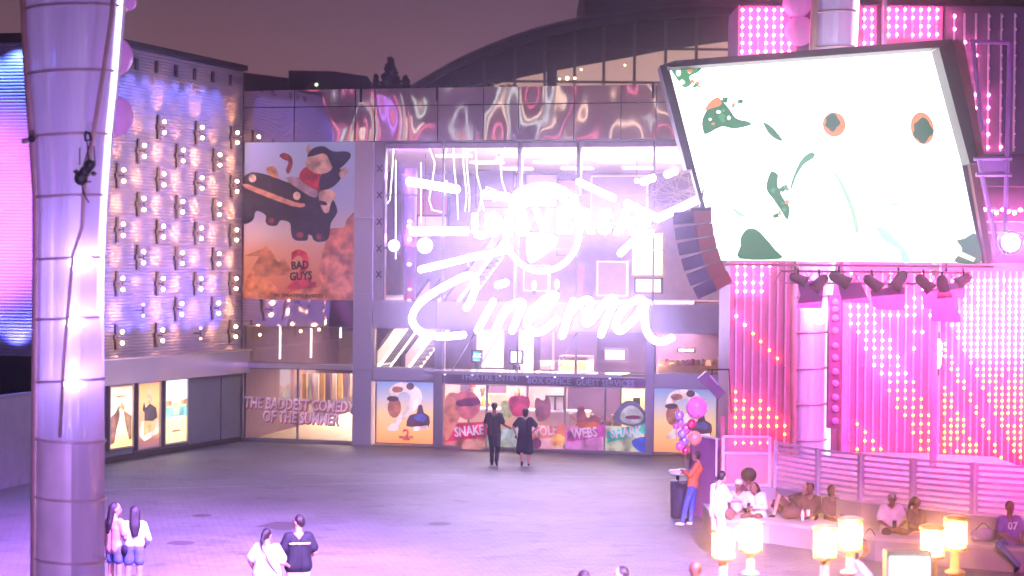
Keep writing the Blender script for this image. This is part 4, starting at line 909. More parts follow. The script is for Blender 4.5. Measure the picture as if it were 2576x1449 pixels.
# ------------------------------------------------------------------ bulb walls of the stage
M_back = pbr('led_backing', (.46, .15, .33), .5, 0, .15, 1.2)
M_rod = pbr('bulb_strip_rail', (.6, .42, .64), .35, .1)
BR = .038
def bulb_mesh(m, nm):
    mb = MB(); mb.smooth = True; mb.ball((0, 0, 0), BR, 8, 5); o = mb.build(nm, m); me = o.data; bpy.data.objects.remove(o); return me
BM = {'p': bulb_mesh(M_led_pw, 'bulb_pink'), 'y': bulb_mesh(M_led_y, 'bulb_amber'), 'o': bulb_mesh(M_led_off, 'bulb_off')}
LRNG = random.Random(17)
def ledwall(F, xs, ys, lit, lab, back, rod_rng=None, yfn=None, back_mat=None):
    """xs, ys: pixel columns/rows of the bulb grid; lit(c, r) -> 'p' / 'y' / 'o' / None"""
    e = empty('bulb_wall', F.pt(F.u(xs[0]), 0, 0), lab, 'light wall')
    x0, x1, yt, yb = back; u0, u1 = F.u(x0), F.u(x1); zt, zb = F.z(yt, x0), max(0.02, F.z(yb, x0))
    mb = MB(); mb.fbox(F, u0, u1, zb, zt, -.25, -.12); mb.build('backing', back_mat or M_back, e)
    nb = 0; rest = MB(); rest.smooth = True; rest2 = MB(); rest2.smooth = True
    for c, x in enumerate(xs):
        u = F.u(x); zt_, zb_ = F.z(ys[0]-8, x), F.z(ys[-1]+10, x)
        mb = MB(); mb.fbox(F, u-.022, u+.022, zb_, zt_, -.118, -.07)
        for z in [zb_+k*.35 for k in range(int((zt_-zb_)/.35))]: mb.fbox(F, u-.032, u+.032, z, z+.04, -.068, -.06)
        mb.build('bulb_rail', M_rod, e)
        for r, y in enumerate(ys):
            k = lit(c, r)
            if k is None: continue
            p = F.pt(u, F.z(y, x), -.02)
            if k != 'o' and LRNG.random() < .035: k = 'o'
            p = p+Vector((LRNG.uniform(-.008, .008), 0, LRNG.uniform(-.008, .008)))
            if nb < 90:
                o = bpy.data.objects.new('bulb', BM[k]); COL.objects.link(o); o.location = p; parentto(o, e); nb += 1
            elif k == 'p': rest.ball(p, BR, 8, 5)
            elif k == 'y': rest2.ball(p, BR, 8, 5)
    if rest.v: o = rest.build('bulbs', M_led_pw, e); o['kind'] = 'stuff'
    if rest2.v: o = rest2.build('bulbs', M_led_y, e); o['kind'] = 'stuff'
    return e
S1 = Fr(Vector((0, 52, 0)), Vector((1, 52, 0)))
def lit1(c, r):
    if r <= 3: return 'p' if (c <= 3 or (c == 4 and r < 2)) else None
    if r == 21: return 'y' if c <= 4 else None
    if r == 6+c: return 'y' if c > 1 else 'p'
    if r == 20: return 'y' if c in (6, 7) else None
    tops = [15, 16, 17, 16, 17, 18, 19]
    if c < 7 and tops[c] <= r <= 19: return 'y'
    return None
ledwall(S1, [1854+20.8*i for i in range(7)]+[2003], [669+21.2*i for i in range(22)], lit1, 'left bulb wall of the stage with a red triangle of bulbs at its foot', (1838, 1992, 652, 1215))
def lit2(c, r):
    y = 687+21.1*r; lo_ = max(0, 1+(y-850)/36); hi = (y-823)/36+4.2
    if r <= 1: return 'p' if c in (0, 5, 9, 10) else None
    if r == 2: return 'p' if c in (0, 4, 5, 9, 10) else None
    if 3 <= r <= 5: return 'p' if c != 7 or r > 3 else None
    if lo_ <= c <= max(hi, 3.2): return 'p' if y < 960 else 'y'
    if y > 1035 and (c, r) in ((1, 18), (2, 19), (3, 20), (0, 20), (1, 21), (3, 21), (4, 21), (5, 22), (6, 22), (2, 22), (4, 22), (2, 20)): return 'y'
    if y < 900 and c in (8, 9) and r % 2: return 'p'
    return None
ledwall(S1, [2141+20.1*i for i in range(11)], [687+21.1*i for i in range(23)], lit2, 'middle bulb wall of the stage crossed by a slanting band of lit bulbs', (2122, 2352, 652, 1215))
S3 = Fr(Vector((11.2, 51.7, 0)), Vector((17.2, 49.2, 0)))
def lit3(c, r):
    x = 2364+16*c; y = 690+15.9*r
    if y < 735: return 'p' if (c > 1 and r % 3) else None
    if y < 800: return 'p' if x > 2375+(735-y)*.6+60 or c < 2 and r > 4 else None
    if x > 2395+(y-830)*.52 : return 'p' if y < 900 else 'y'
    if y > 935 and x < 2365+(y-935)*.55: return 'y' if (c+r) % 6 else None
    if abs(x-(2395+(y-830)*.52)+42) < 9: return 'y'
    return None
ledwall(S3, [2364+16*i for i in range(17)], [690+15.9*i for i in range(31)], lit3, 'right bulb wall of the stage densely set with amber bulbs', (2354, 2650, 660, 1215))
ledwall(S1, [1861+19.8*i for i in range(6)]+[1980], [25+20.8*i for i in range(6)], lambda c, r: 'p' if (c < 6 or r > 3) else None, 'upper left bulb panel glowing pale pink above the screen', (1852, 1998, 12, 160))
ledwall(S1, [2168, 2187], [25+20.8*i for i in range(5)], lambda c, r: 'p', 'narrow upper bulb panel between stage column and steel post', (2155, 2200, 12, 135))
ledwall(S1, [2229+20.2*i for i in range(7)], [24+20.8*i for i in range(4)], lambda c, r: 'p', 'upper middle bulb panel four rows high above the screen', (2214, 2366, 12, 120))
M_back2 = pbr('violet_backing', (.13, .07, .17), .6, 0, .2, .8)
def lit4(c, r):
    y = 42+35*r
    if c == 0: return 'p' if r in (0, 1) else None
    if c == 1: return 'p' if 2 <= r <= 4 else None
    if c == 2: return 'p' if 2 <= r <= 8 else None
    if c == 3: return 'p' if 6 <= r <= 10 else ('o' if r else 'o')
    if c == 4: return 'p' if r == 10 else 'o'
    return 'o'
ledwall(S1, [2395, 2421, 2450, 2482, 2514, 2548, 2580], [40+33*i for i in range(11)], lit4, 'upper right violet bulb wall with a curved red line of bulbs', (2372, 2660, 14, 385), back_mat=M_back2)
# stage building behind the bulb walls
stg = empty('stage_building', Vector((14, 56, 0)), 'dark stage building carrying the bulb walls', 'building')
mb = MB(); mb.fbox(S1, S1.u(1840), S1.u(2760), 0.01, S1.z(660, 1840), -3, -.3); mb.build('rear_wall', pbr('plum_wall_dark', (.24, .09, .22), .6), stg)
mb = MB(); mb.fbox(S1, S1.u(1856), S1.u(2760), S1.z(660, 1840)+.01, S1.z(6, 1840), -3, -.3); mb.build('upper_wall', M_back2, stg)
mb = MB(); mb.fbox(S1, S1.u(1998), S1.u(2122), .02, S1.z(655, 2000), -.29, -.2); mb.build('column_bay', pbr('lilac_bay', (.45, .28, .5), .5), stg)
mb = MB(); mb.box((S1.u(2119)+.03, 51.8, 3.2), (.16, .5, 5.4)); mb.build('pink_fin', pbr('pink_fin', (.75, .25, .55), .4), stg)
mb = MB(); mb.box((S1.u(2352), 51.7, 3.2), (.12, .4, 6.0)); mb.build('steel_post', M_rod, stg); mb = MB(); mb.box((S1.u(2211), 51.6, S1.z(60, 2211)), (.08, .2, 1.3)); mb.build('steel_post', M_rod, stg)
# purple mid zone right of the screen: dark soffit with small lights
mb = MB(); mb.fbox(S1, S1.u(2420), S1.u(2760), S1.z(470, 2450), S1.z(435, 2450), -.2, .7); mb.fbox(S1, S1.u(2430), S1.u(2760), S1.z(640, 2450), S1.z(600, 2450), -.2, .5); mb.build('gallery_beam', M_back2, stg)
for k in range(11):
    mb = MB(); mb.smooth = True; mb.ball(S1.pt(S1.u(2470+k*15), S1.z(528+(k % 3)*4, 2480), .2), .05, 8, 6); mb.build('festoon_bulb', M_led_pw, stg)
mb = MB()
for y in (528, 558, 585): mb.tube([S1.pt(S1.u(2450), S1.z(y, 2450), .18), S1.pt(S1.u(2700), S1.z(y+2, 2450), .18)], .03, 5)
mb.build('rail', M_rod, stg)
# stage platform, retaining wall, long bench
fence_pts = [(1949,1110,1225),(2057,1128,1245),(2164,1140,1263),(2296,1153,1277),(2449,1164,1294),(2628,1174,1309)]
ZB = .9
fb = [gp(x, yb, ZB) for x, yt, yb in fence_pts]
ft = [at(x, yt, fb[i].y).z for i, (x, yt, yb) in enumerate(fence_pts)]
g0 = gp(1812, 1222, ZB)
front = [g0+Vector((-.05, .3, 0)), g0]+[p+Vector((0, -.12, 0)) for p in fb]
front.append(front[-1]+(front[-1]-front[-2])*2)
M_conc = pbr('smooth_concrete', (.36, .32, .36), .6, 0, .12, 1.2, .15, 12)
mb = MB(); P = [Vector((p.x, p.y, 0.002)) for p in front]+[Vector((front[-1].x, 53, .002)), Vector((front[0].x+.3, 53, .002))]
mb.prism(P, (0, 0, ZB-.01)); plat = structure(mb.build('stage_platform', M_conc))
bl = [gp(1800, 1305, .466), gp(1935, 1310, .466), gp(2039, 1324.5, .466), gp(2202, 1351.6, .466), gp(2458, 1370, .466), gp(2640, 1384, .466)]
bench = empty('stone_bench', (bl[2].x, bl[2].y, 0), 'long curved stone bench below the stage railing', 'bench')
mb = MB(); back_l = [Vector((p.x, front[min(i+1, len(front)-1)].y, 0)) for i, p in enumerate(bl)]
def wall_y(x):
    if x < front[0].x: return front[0].y+.1
    for a, b_ in zip(front[:-1], front[1:]):
        if a.x <= x <= b_.x: return a.y+(b_.y-a.y)*(x-a.x)/(b_.x-a.x)
    return front[-1].y
V = [Vector((p.x, p.y, .003)) for p in bl]+[Vector((p.x, wall_y(p.x)-.01, .003)) for p in reversed(bl)]
mb.prism(V, (0, 0, .40)); mb.build('bench_body', M_conc, bench)
V = [Vector((p.x, p.y-.05, .405)) for p in bl]+[Vector((p.x, wall_y(p.x)-.012, .405)) for p in reversed(bl)]
mb = MB(); mb.prism(V, (0, 0, .06)); mb.build('bench_slab', pbr('pale_stone', (.5, .45, .48), .5, 0, .1, 3), bench)
# railing: each bay a part
M_rail = pbr('railing_paint', (.72, .58, .74), .4)
rail = empty('stage_railing', (fb[2].x, fb[2].y, ZB), 'curved stage railing of broad horizontal slats lit magenta', 'railing')
for i in range(5):
    a, b_ = fb[i], fb[i+1]; ha, hb = ft[i]-ZB, ft[i+1]-ZB; d = (b_-a).normalized(); mb = MB()
    A = a+d*.05; B = b_-d*.05; nrm = Vector((d.y, -d.x, 0))*.03
    for k in range(9):
        f0, f1 = (k/8.6)*1.0+.012, (k/8.6)+.066
        lo_ = [A+Vector((0,0,ha*f0)), B+Vector((0,0,hb*f0)), B+Vector((0,0,hb*f1)), A+Vector((0,0,ha*f1))]
        mb.prism([p-nrm/2 for p in lo_], nrm)
    for p_, h in ((A, ha), (B, hb)): mb.box(p_+Vector((0,0,h/2)), (.07, .05, h), Matrix.Rotation(math.atan2(d.y, d.x), 3, 'Z'))
    mb.build('slat_panel', M_rail, rail)
for p_, h in zip(fb, [t-ZB for t in ft]):
    mb = MB(); mb.box(p_+Vector((0, -.01, h/2)), (.05, .09, h+.03)); mb.build('post', M_rail, rail)
# glass guard and plum kiosk panel at the left end of the stage
gd = empty('glass_guard', g0, 'frosted pink glass guard left of the slatted railing', 'guard')
pl, pr_ = gp(1818, 1223, ZB), fb[0]+Vector((-.12, 0, 0))
Zh = at(1818, 1098, pl.y).z
mb = MB(); mb.poly([pl, pr_, Vector((pr_.x, pr_.y, Zh)), Vector((pl.x, pl.y, Zh))]); mb.build('pane', shell_mat('frosted_pink', (.75, .35, .55), 0, .55), gd)
mb = MB(); 
for z in (ZB+.03, ZB+.72, Zh): mb.tube([Vector((pl.x, pl.y, z)), Vector((pr_.x, pr_.y, z))], .03, 6)
for p_ in (pl, pr_): mb.box((p_.x, p_.y, (ZB+Zh)/2), (.06, .06, Zh-ZB))
mb.build('frame', M_rail, gd)
kp = empty('kiosk_wall', gp(1770, 1320), 'plum panel wall with a pale edge at the left end of the stage', 'wall')
KF = Fr(gp(1733, 1296), gp(1809, 1312))
mb = MB(); w_ = KF.u(1809); zt1, zt2 = KF.z(1093, 1735), KF.z(1107, 1806)
mb.box8([KF.pt(0,.01,0), KF.pt(w_,.01,0), KF.pt(w_,zt2,0), KF.pt(0,zt1,0), KF.pt(0,.01,-.25), KF.pt(w_,.01,-.25), KF.pt(w_,zt2,-.25), KF.pt(0,zt1,-.25)]); mb.build('panel', pbr('plum_panel', (.30, .09, .28), .5), kp)
mb = MB(); mb.tube([KF.pt(0, zt1+.02, .02), KF.pt(w_, zt2+.02, .02), KF.pt(w_, 1.0, .02)], .025, 6); mb.build('edge_trim', M_white, kp)
mb = MB(); mb.box(KF.pt(w_+.13, 1.5, -.05), (.09, .12, 1.7)); mb.build('post', M_rose, kp)
# pink floods on the stage
lamp('AREA', 'stage_wash', (9.5, 48.6, 5.6), (1, .12, .60), 850, (10, 50.5, .5), 5)
lamp('AREA', 'stage_wash', (14, 47.8, 5.6), (1, .12, .52), 950, (14, 50.5, .5), 5)
lamp('SPOT', 'stage_spot', (6.5, 40, 12), (.7, .15, 1), 2200, (8.0, 52, 3.5), angle=34, blend=1)
lamp('SPOT', 'stage_spot', (9, 30, 10), (1, .03, .55), 9000, (12.2, 41.5, 1.2), angle=34, blend=1)
lamp('SPOT', 'stage_spot', (12, 34, 12), (.6, .1, 1), 2000, (15.2, 52, 9.2), angle=34, blend=1)

# ------------------------------------------------------------------ big tilted screen
YS = 47.4
scr = empty('video_screen', at(2080, 660, YS+.4), 'huge tilted video screen blazing white with green and orange patches', 'screen')
def q(x, y, dy=0): return at(x, y, YS+dy)
TL, TR, BRr, BLr = (1688,173), (2359,122), (2469,661), (1812,654)
mb = MB(); mb.prism([q(*TL), q(*TR), q(*BRr), q(*BLr)], (0, .35, 0)); mb.build('display', emi('screen_white', (1, 1, 1), 2.5), scr)
mb = MB()
mb.prism([q(1683,176), q(1810,656), q(1822,672), q(1806,672), q(1672,180)], (0, .5, 0)); mb.prism([q(1672,165), q(2370,108), q(2359,121), q(1686,172)], (0, .5, 0))
mb.prism([q(2360,121), q(2372,108), q(2486,665), q(2470,661)], (0, .5, 0)); mb.build('bezel', M_black, scr)
mb = MB()
mb.prism([q(1660,165,-.9), q(1676,164,-.9), q(1744,424,-.9), q(1728,427,-.9)], (0, .85, 0)); mb.prism([q(1660,165,-.9), q(1700,152,-.9), q(2400,98,-.9), q(2362,119,-.9), q(1690,169,-.9)], (0, .85, 0))
mb.prism([q(2362,120,-.9), q(2396,100,-.9), q(2442,300,-.9), q(2462,410,-.9), q(2440,412,-.9)], (0, .85, 0)); mb.build('hood', M_black, scr)
mb = MB(); mb.prism([q(2397,100,-.8), q(2425,102,-.8), q(2478,400,-.8), q(2464,410,-.8)], (0, .8, 0)); mb.prism([q(2440,414,-.3), q(2456,414,-.3), q(2500,660,-.3), q(2484,664,-.3)], (0, .8, 0)); mb.build('side_frame', pbr('brown_steel', (.30, .10, .12), .5), scr)
mb = MB(); mb.prism([q(1800,662), q(2500,668), q(2500,674), q(1800,668)], (0, .6, 0)); mb.build('bottom_beam', pbr('rust_beam', (.45, .16, .2), .5), scr)
ZS = cv(1840, 0, 1.907)
def spatch(L, col, k=3, dy=-.012, st=1.0):
    nm = 'screen_ink_%d_%d_%d' % tuple(int(c*100) for c in col)
    m = bpy.data.materials.get(nm) or emi(nm, col, st, (0, 0, 0))
    P = [q(*ZS(*p), dy) for p in L]; out = []; n = len(P)
    if k:
        for i in range(n):
            a, b, c, d = P[i-1], P[i], P[(i+1) % n], P[(i+2) % n]
            for j in range(k):
                t = j/k; out.append(.5*((2*b)+(c-a)*t+(2*a-5*b+4*c-d)*t*t+(3*b-a-3*c+d)*t**3))
    else: out = P
    mb = MB(); mb.poly(out); mb.build('picture_patch', m, scr)
gr, grl, orr, pgr = (.004, .17, .05), (.05, .30, .12), (.80, .24, .08), (.40, .62, .44)
spatch([(258,640),(300,560),(345,525),(400,580),(440,635),(500,650),(520,670),(430,690),(360,680),(280,720),(262,700)], gr)
spatch([(270,590),(300,545),(345,520),(360,560),(310,580)], orr, dy=-.016)
for c in ((345, 600, 13, 10), (400, 632, 10, 12), (300, 640, 9, 8)): spatch(ell(*c, n=10), (1.3,1.3,1.3), 0, -.02)
spatch([(585,660),(610,665),(650,700),(690,755),(650,745),(610,710)], gr)
spatch([(620,930),(640,920),(665,940),(660,990),(690,1060),(725,1110),(715,1180),(680,1130),(640,1070),(600,1010)], gr)
spatch([(465,1270),(500,1228),(550,1232),(600,1280),(650,1340),(680,1388),(458,1388),(462,1320)], gr)
spatch([(1620,1290),(1660,1280),(1690,1262),(1725,1258),(1752,1408),(1610,1404),(1650,1340)], gr)
spatch([(1640,1345),(1725,1385),(1712,1405),(1625,1370)], (.8, .95, 1.0), 0, -.016)
spatch([(92,368),(160,362),(215,365),(240,385),(190,410),(200,450),(160,470),(120,420)], grl)
for c in ((130, 390, 14, 20), (150, 440, 16, 14), (190, 385, 10, 10)): spatch(ell(*c, n=9), (1.3,1.3,1.3), 0, -.016)
prng = random.Random(4)
for k in range(34):
    cx_, cy_, sp1, sp2 = ((200, 420, 45, 40), (350, 610, 70, 55), (680, 1090, 30, 70))[k % 3]; cx_ += prng.gauss(0, sp1)*.8; cy_ += prng.gauss(0, sp2)*.8; r_ = prng.uniform(6, 17)
    if cx_ < 150+max(0, (cy_-380))*.24: continue
    spatch([(cx_+r_*prng.uniform(.6, 1.3)*math.cos(a), cy_+r_*prng.uniform(.6, 1.3)*math.sin(a)) for a in [2*math.pi*i/8 for i in range(8)]], (gr, grl, orr, grl)[k % 4 if k % 7 else 2], 2, -.022-.001*k)
spatch([(780,870),(830,820),(862,825),(850,850),(800,885),(760,950),(735,1020),(735,980)], grl)
spatch([(940,900),(1000,960),(1050,1060),(1080,1140),(1098,1240),(1078,1240),(1050,1120),(990,980)], pgr)
spatch([(410,1105),(450,1130),(484,1150),(478,1168),(440,1150)], pgr)
spatch([(1185,1080),(1250,1098),(1320,1078),(1290,1102),(1230,1104)], pgr)
spatch([(1185,1218),(1240,1230),(1290,1280),(1340,1330),(1375,1404),(1330,1404),(1310,1340),(1230,1290)], (.45, .85, 1.0))
spatch([(1510,265),(1520,265),(1530,330),(1522,300)], (.45, .85, 1.0), 0)
for cx_, cy_, rx_, ry_, gx, gy, gr_ in ((965, 668, 62, 66, 955, 655, 38), (1438, 688, 62, 88, 1440, 700, 52)):
    spatch(ell(cx_, cy_, rx_, ry_, 22, -.2), orr, 0, -.014)
    spatch([(gx+gr_*(1+.16*math.sin(5*a+1))*math.cos(a), gy+gr_*1.2*(1+.14*math.cos(4*a))*math.sin(a)) for a in [2*math.pi*i/18 for i in range(18)]], (.01, .10, .05), 2, -.018)
# carrying post of the screen
mb = MB(); mb.tube([(at(2356, 400, YS+.9)), Vector((at(2356, 400, YS+.9).x, YS+.9, ZB))], .09, 12); mb.build('mast', M_rod, scr)
# lights and truss under the screen
tr_ = empty('lighting_truss', at(2250, 690, YS+.3), 'lighting truss of thin tubes slung under the screen', 'truss')
mb = MB()
for dz in (0, .28): mb.tube([at(1960, 682, YS+.3)+Vector((0,0,-dz)), at(2440, 686, YS+.3)+Vector((0,0,-dz))], .03, 6)
for k in range(24):
    a = at(1965+k*20, 684, YS+.3); mb.tube([a, a+Vector((.19*(1 if k % 2 else -1), 0, -.28))], .014, 4)
mb.build('chords', pbr('truss_pink', (.6, .35, .5), .3, .6), tr_)
mb = MB(); 
for x in (2000, 2380): mb.tube([at(x, 684, YS+.3), at(x, 640, YS+.7)], .03, 5)
mb.build('hanger', M_black, tr_)
M_par = pbr('stage_lamp_housing', (.12, .02, .06), .45)
def par(x, y, ang, s, lab):
    p = at(x, y, YS); e = empty('stage_lamp', p, lab, 'stage lamp', 'stage lamps under the screen')
    dr = Vector((math.cos(ang), -.35, math.sin(ang))).normalized()
    mb = MB(); mb.smooth = True; mb.tube([p-dr*.30*s, p-dr*.2*s, p+dr*.12*s, p+dr*.3*s], [.08*s, .15*s, .17*s, .2*s], 12); mb.build('housing', M_par, e)
    mb = MB(); mb.tube([p+Vector((0,0,.05)), p+Vector((0,.15,.38*s))], .03, 5); mb.build('yoke', M_black, e)
    mb = MB(); mb.prism([p+dr*.3*s+Vector((-.3*s,0,-.02)), p+dr*.3*s+Vector((.3*s,0,.06)), p+dr*.5*s+Vector((.4*s,0,-.42*s)), p+dr*.5*s+Vector((-.36*s,0,-.4*s))], (0,.03,0)); mb.build('barn_door', pbr('plum_flap', (.25, .06, .2), .5) if not bpy.data.materials.get('plum_flap') else bpy.data.materials['plum_flap'], e)
for x, y, a, s, w_ in ((2008,702,-.4,1.3,'first'),(2062,712,-2.4,1.5,'second'),(2112,702,-.5,1.6,'third'),(2195,712,-.7,1.5,'fourth'),(2262,706,-2.2,1.6,'fifth'),(2325,712,-.8,1.5,'sixth'),(2372,722,-1.5,1.7,'seventh'),(2425,704,-2.7,1.3,'eighth')):
    par(x, y, a, s*.55, w_+' stage lamp from the left under the screen')
# tower with a blazing violet lamp, right edge
tw = empty('lighting_tower', at(2535, 620, 45.5), 'violet steel tower frame right of the screen', 'tower')
mb = MB(); 
for L in (((2440,104),(2540,108)), ((2540,108),(2527,640)), ((2448,104),(2470,330)), ((2462,400),(2512,640)), ((2450,400),(2545,398)), ((2455,440),(2545,440))): mb.tube([at(*p, 46.4) for p in L], .055, 6)
mb.prism([at(2462,402,46.4), at(2540,402,46.4), at(2540,438,46.4), at(2470,438,46.4)], (0,.1,0)); mb.build('frame', pbr('violet_steel', (.5, .25, .6), .4), tw)
sl_ = empty('spot_lamp', at(2543, 610, 45.2), 'blazing violet white spotlight at the right edge beside the screen', 'spotlight')
mb = MB(); mb.smooth = True; mb.ball(at(2543, 610, 45.2), .2, 16, 10); mb.build('lens', emi('spot_glare', (.66, .42, 1), 160), sl_)
mb = MB(); mb.smooth = True; p = at(2543, 610, 45.5); mb.tube([p, p+Vector((0, .5, .1))], [.27, .2], 14); mb.build('housing', M_black, sl_)
lamp('SPOT', 'violet_spot', at(2543, 610, 44.7), (.5, .3, 1), 900, (11, 40, 0), angle=60, blend=1)
# small cluster light in front of the middle bulb wall
e = empty('wall_light_bar', at(2357, 885, 50), 'short upright blue white light bar between two bulb walls', 'light'); mb = MB(); mb.smooth = True; mb.ball(at(2357, 872, 50), (.13, .1, .2)); mb.ball(at(2357, 892, 50), (.12, .1, .22)); mb.ball(at(2357, 912, 50), (.1, .1, .16)); mb.build('lamp', emi('bar_glare', (.7, .66, 1), 30), e)
mb = MB(); p = at(2357, 890, 50.15); mb.box(p, (.12, .1, 1.1)); mb.build('mount', M_black, e)

# hanging line of loudspeakers
sp_ = [(1738,546),(1743,582),(1750,617),(1760,652),(1773,686),(1789,716)]
M_spk_l, M_spk_r = pbr('speaker_side', (.10, .06, .13), .5), pbr('speaker_grille', (.30, .012, .045), .7, 0, .4, 60)
for k, (x, y) in enumerate(sp_):
    p = at(x+4, y, 46.8); tilt = -.05-.085*k; Mx = Matrix.Rotation(R(-38), 3, 'Z')@Matrix.Rotation(0, 3, 'Y')
    e = empty('line_speaker', p, ['topmost','second','third','fourth','fifth','lowest'][k]+' loudspeaker of the curved hanging line left of the screen', 'loudspeaker', 'curved line of hanging loudspeakers')
    rx = Matrix.Rotation(tilt, 3, 'Y')
    h = .31; wl, wr, wt = .46, .5, .16
    A = [Vector((-wl, 0, -h/2)), Vector((0, -.35, -h/2)), Vector((wr*.9, .10, -h/2)), Vector((wr*.5, .6, -h/2)), Vector((-wl*.8, .6, -h/2))]
    mb = MB(); P = [p+rx@v for v in A]; mb.prism(P, rx@Vector((0, 0, h*.96))); mb.build('cabinet', M_spk_l, e)
    g_ = [p+rx@(A[1]+Vector((.01, -.012, .012))), p+rx@(A[2]+Vector((.0, -.012, .012))), p+rx@(A[2]+Vector((0, -.012, h*.94))), p+rx@(A[1]+Vector((.01, -.012, h*.94)))]
    mb = MB(); mb.prism(g_, Vector((.004, -.012, 0))); mb.build('grille', M_spk_r, e)
e = empty('speaker_hanger', at(1745, 505, 46.8), 'chain and bar carrying the hanging loudspeakers', 'hanger')
mb = MB(); mb.tube([at(1738, 528, 46.8), at(1790, 525, 46.8)], .05, 6); mb.tube([at(1762, 526, 46.8), at(1770, 470, 47.5)], .025, 5); mb.tube([at(1810, 713, 46.9), at(1850, 713, 51.5)], .03, 5); mb.build('bar', M_black, e)
# boxed speaker on a bar over the kiosk
e = empty('wall_speaker', at(1798, 968, 46), 'tilted box loudspeaker on a bar above the balloons', 'loudspeaker')
Zw = cv(1840, 940, 3.81)
P = [at(*Zw(*p_), 46) for p_ in ((475,475),(560,400),(765,625),(690,700))]; mb = MB(); mb.prism(P, (0, .35, 0)); mb.build('cabinet', pbr('violet_cabinet', (.22, .10, .26), .5), e)
P = [at(*Zw(*p_), 45.97) for p_ in ((590,445),(610,440),(700,540),(680,550))]; mb = MB(); mb.prism(P, (0, .02, 0)); mb.build('badge', M_rod, e)
mb = MB(); mb.tube([at(*Zw(570,378), 46.2), at(*Zw(800,378), 46.2), at(1840, 1039-0, 51)], .02, 5); mb.tube([at(*Zw(620,440), 46.2), at(*Zw(620,378), 46.2)], .02, 5); mb.build('mount_bar', M_black, e)
# loose net of wire lights beside the screen
e = empty('wire_net', at(1685, 480, 48.5), 'ball of tangled thin wires hanging left of the screen', 'net'); rng = random.Random(3); mb = MB()
c = at(1700, 478, 48.5)
for k in range(46):
    a, b_ = rng.uniform(0, 6.28), rng.uniform(0, 6.28); r1 = .62
    mb.tube([c+Vector((r1*math.cos(a), rng.uniform(-.3, .3), .45*math.sin(a))), c+Vector((r1*math.cos(b_), rng.uniform(-.3, .3), .45*math.sin(b_)))], .005, 4, cap=False)
mb.build('wires', M_cream, e)

# ------------------------------------------------------------------ lanterns
M_lan = emi('lantern_glow', (1, .52, .18), 150)
M_lglass = glassm('lantern_glass', (1, .88, .70), .05, .1)
M_brass = pbr('lantern_brass', (.62, .36, .16), .35, .7)
def lantern(px, yt, yb, hw, Y, lab):
    sc = FPX/Y; p = at(px, yb, Y); r = hw/sc; h = (yb-yt)/sc
    e = empty('lantern', Vector((p.x, p.y, 0)), lab, 'lantern', 'post lanterns along the lower right edge')
    mb = MB(); mb.smooth = True; mb.lathe(p, [(r*.92, 0), (r*.98, .02), (r*.98, .04), (r*.9, .05)], 24); mb.build('rim', M_brass, e); mb = MB(); mb.smooth = True; mb.lathe(p+Vector((0,0,h-.05)), [(r*1.0, 0), (r*1.08, .02), (r*1.04, .045), (r*.5, .07)], 24); mb.build('rim', M_brass, e)
    mb = MB()
    for k in range(10):
        a = 2*math.pi*k/10; v = Vector((r*.93*math.cos(a), r*.93*math.sin(a), 0)); mb.tube([p+v+Vector((0,0,.03)), p+v+Vector((0,0,h-.04))], .006, 4)
    mb.build('cage', M_brass, e)
    mb = MB(); mb.smooth = True; mb.lathe(p+Vector((0,0,.06)), [(r*.35, 0), (r*.80, h*.08), (r*.84, h*.45), (r*.62, h*.66), (r*.25, h*.78)], 20); mb.build('glowing_bulb', M_lan, e)
    mb = MB(); mb.smooth = True; n = 24
    V = [p+Vector((r*.9*math.cos(2*math.pi*k/n), r*.9*math.sin(2*math.pi*k/n), z)) for z in (.05, h-.05) for k in range(n)]; mb.add(V, [(k, (k+1) % n, n+(k+1) % n, n+k) for k in range(n)]); mb.build('glass', M_lglass, e)
    mb = MB(); mb.smooth = True; mb.tube([p, Vector((p.x, p.y, .0))], .06, 12); mb.lathe(Vector((p.x, p.y, p.z-.32)), [(.06, 0), (.13, .03), (.13, .06), (.06, .09)], 14); mb.build('post', pbr('lantern_post', (.45, .25, .24), .45, .3) if not bpy.data.materials.get('lantern_post') else bpy.data.materials['lantern_post'], e)
    lamp('POINT', 'lantern_light', p+Vector((0, -.0, -.12)), (1, .52, .24), 8, soft=.12)
for a in ((1819,1330,1409,29,25.6,'front lantern of the left pair, below the seated group'), (1888,1309,1390,30,26.3,'rear taller lantern of the left pair, below the seated group'),
          (2075,1323,1406,30,25.2,'front lantern of the middle pair'), (2139,1303,1386,31,25.8,'rear taller lantern of the middle pair'),
          (2345,1322,1405,31,24.6,'front lantern of the right pair, over the white box'), (2403,1300,1385,30,25.2,'rear taller lantern of the right pair')): lantern(*a)
e = empty('lit_box_sign', Vector((at(2290, 1450, 23).x, 23, 0)), 'white glowing box sign in a grey frame at the bottom right', 'sign')
a, b_ = at(2243, 1404, 23), at(2343, 1404, 23); zt = a.z
mb = MB(); mb.box(((a.x+b_.x)/2, 23.1, (zt-.55)/1), (b_.x-a.x, .02, 1.1)); o = mb.build('face', emi('box_white', (.85, .88, 1), 2.6), e)
mb = MB(); mb.box(((a.x+b_.x)/2, 23.24, zt-.58), (b_.x-a.x+.07, .24, 1.28)); mb.build('case', pbr('box_case', (.55, .52, .6), .5), e)
mb = MB(); mb.box(((a.x+b_.x)/2, 23.25, (zt-1.22)/2), (.3, .2, zt-1.22)); mb.build('stand', M_metal, e)

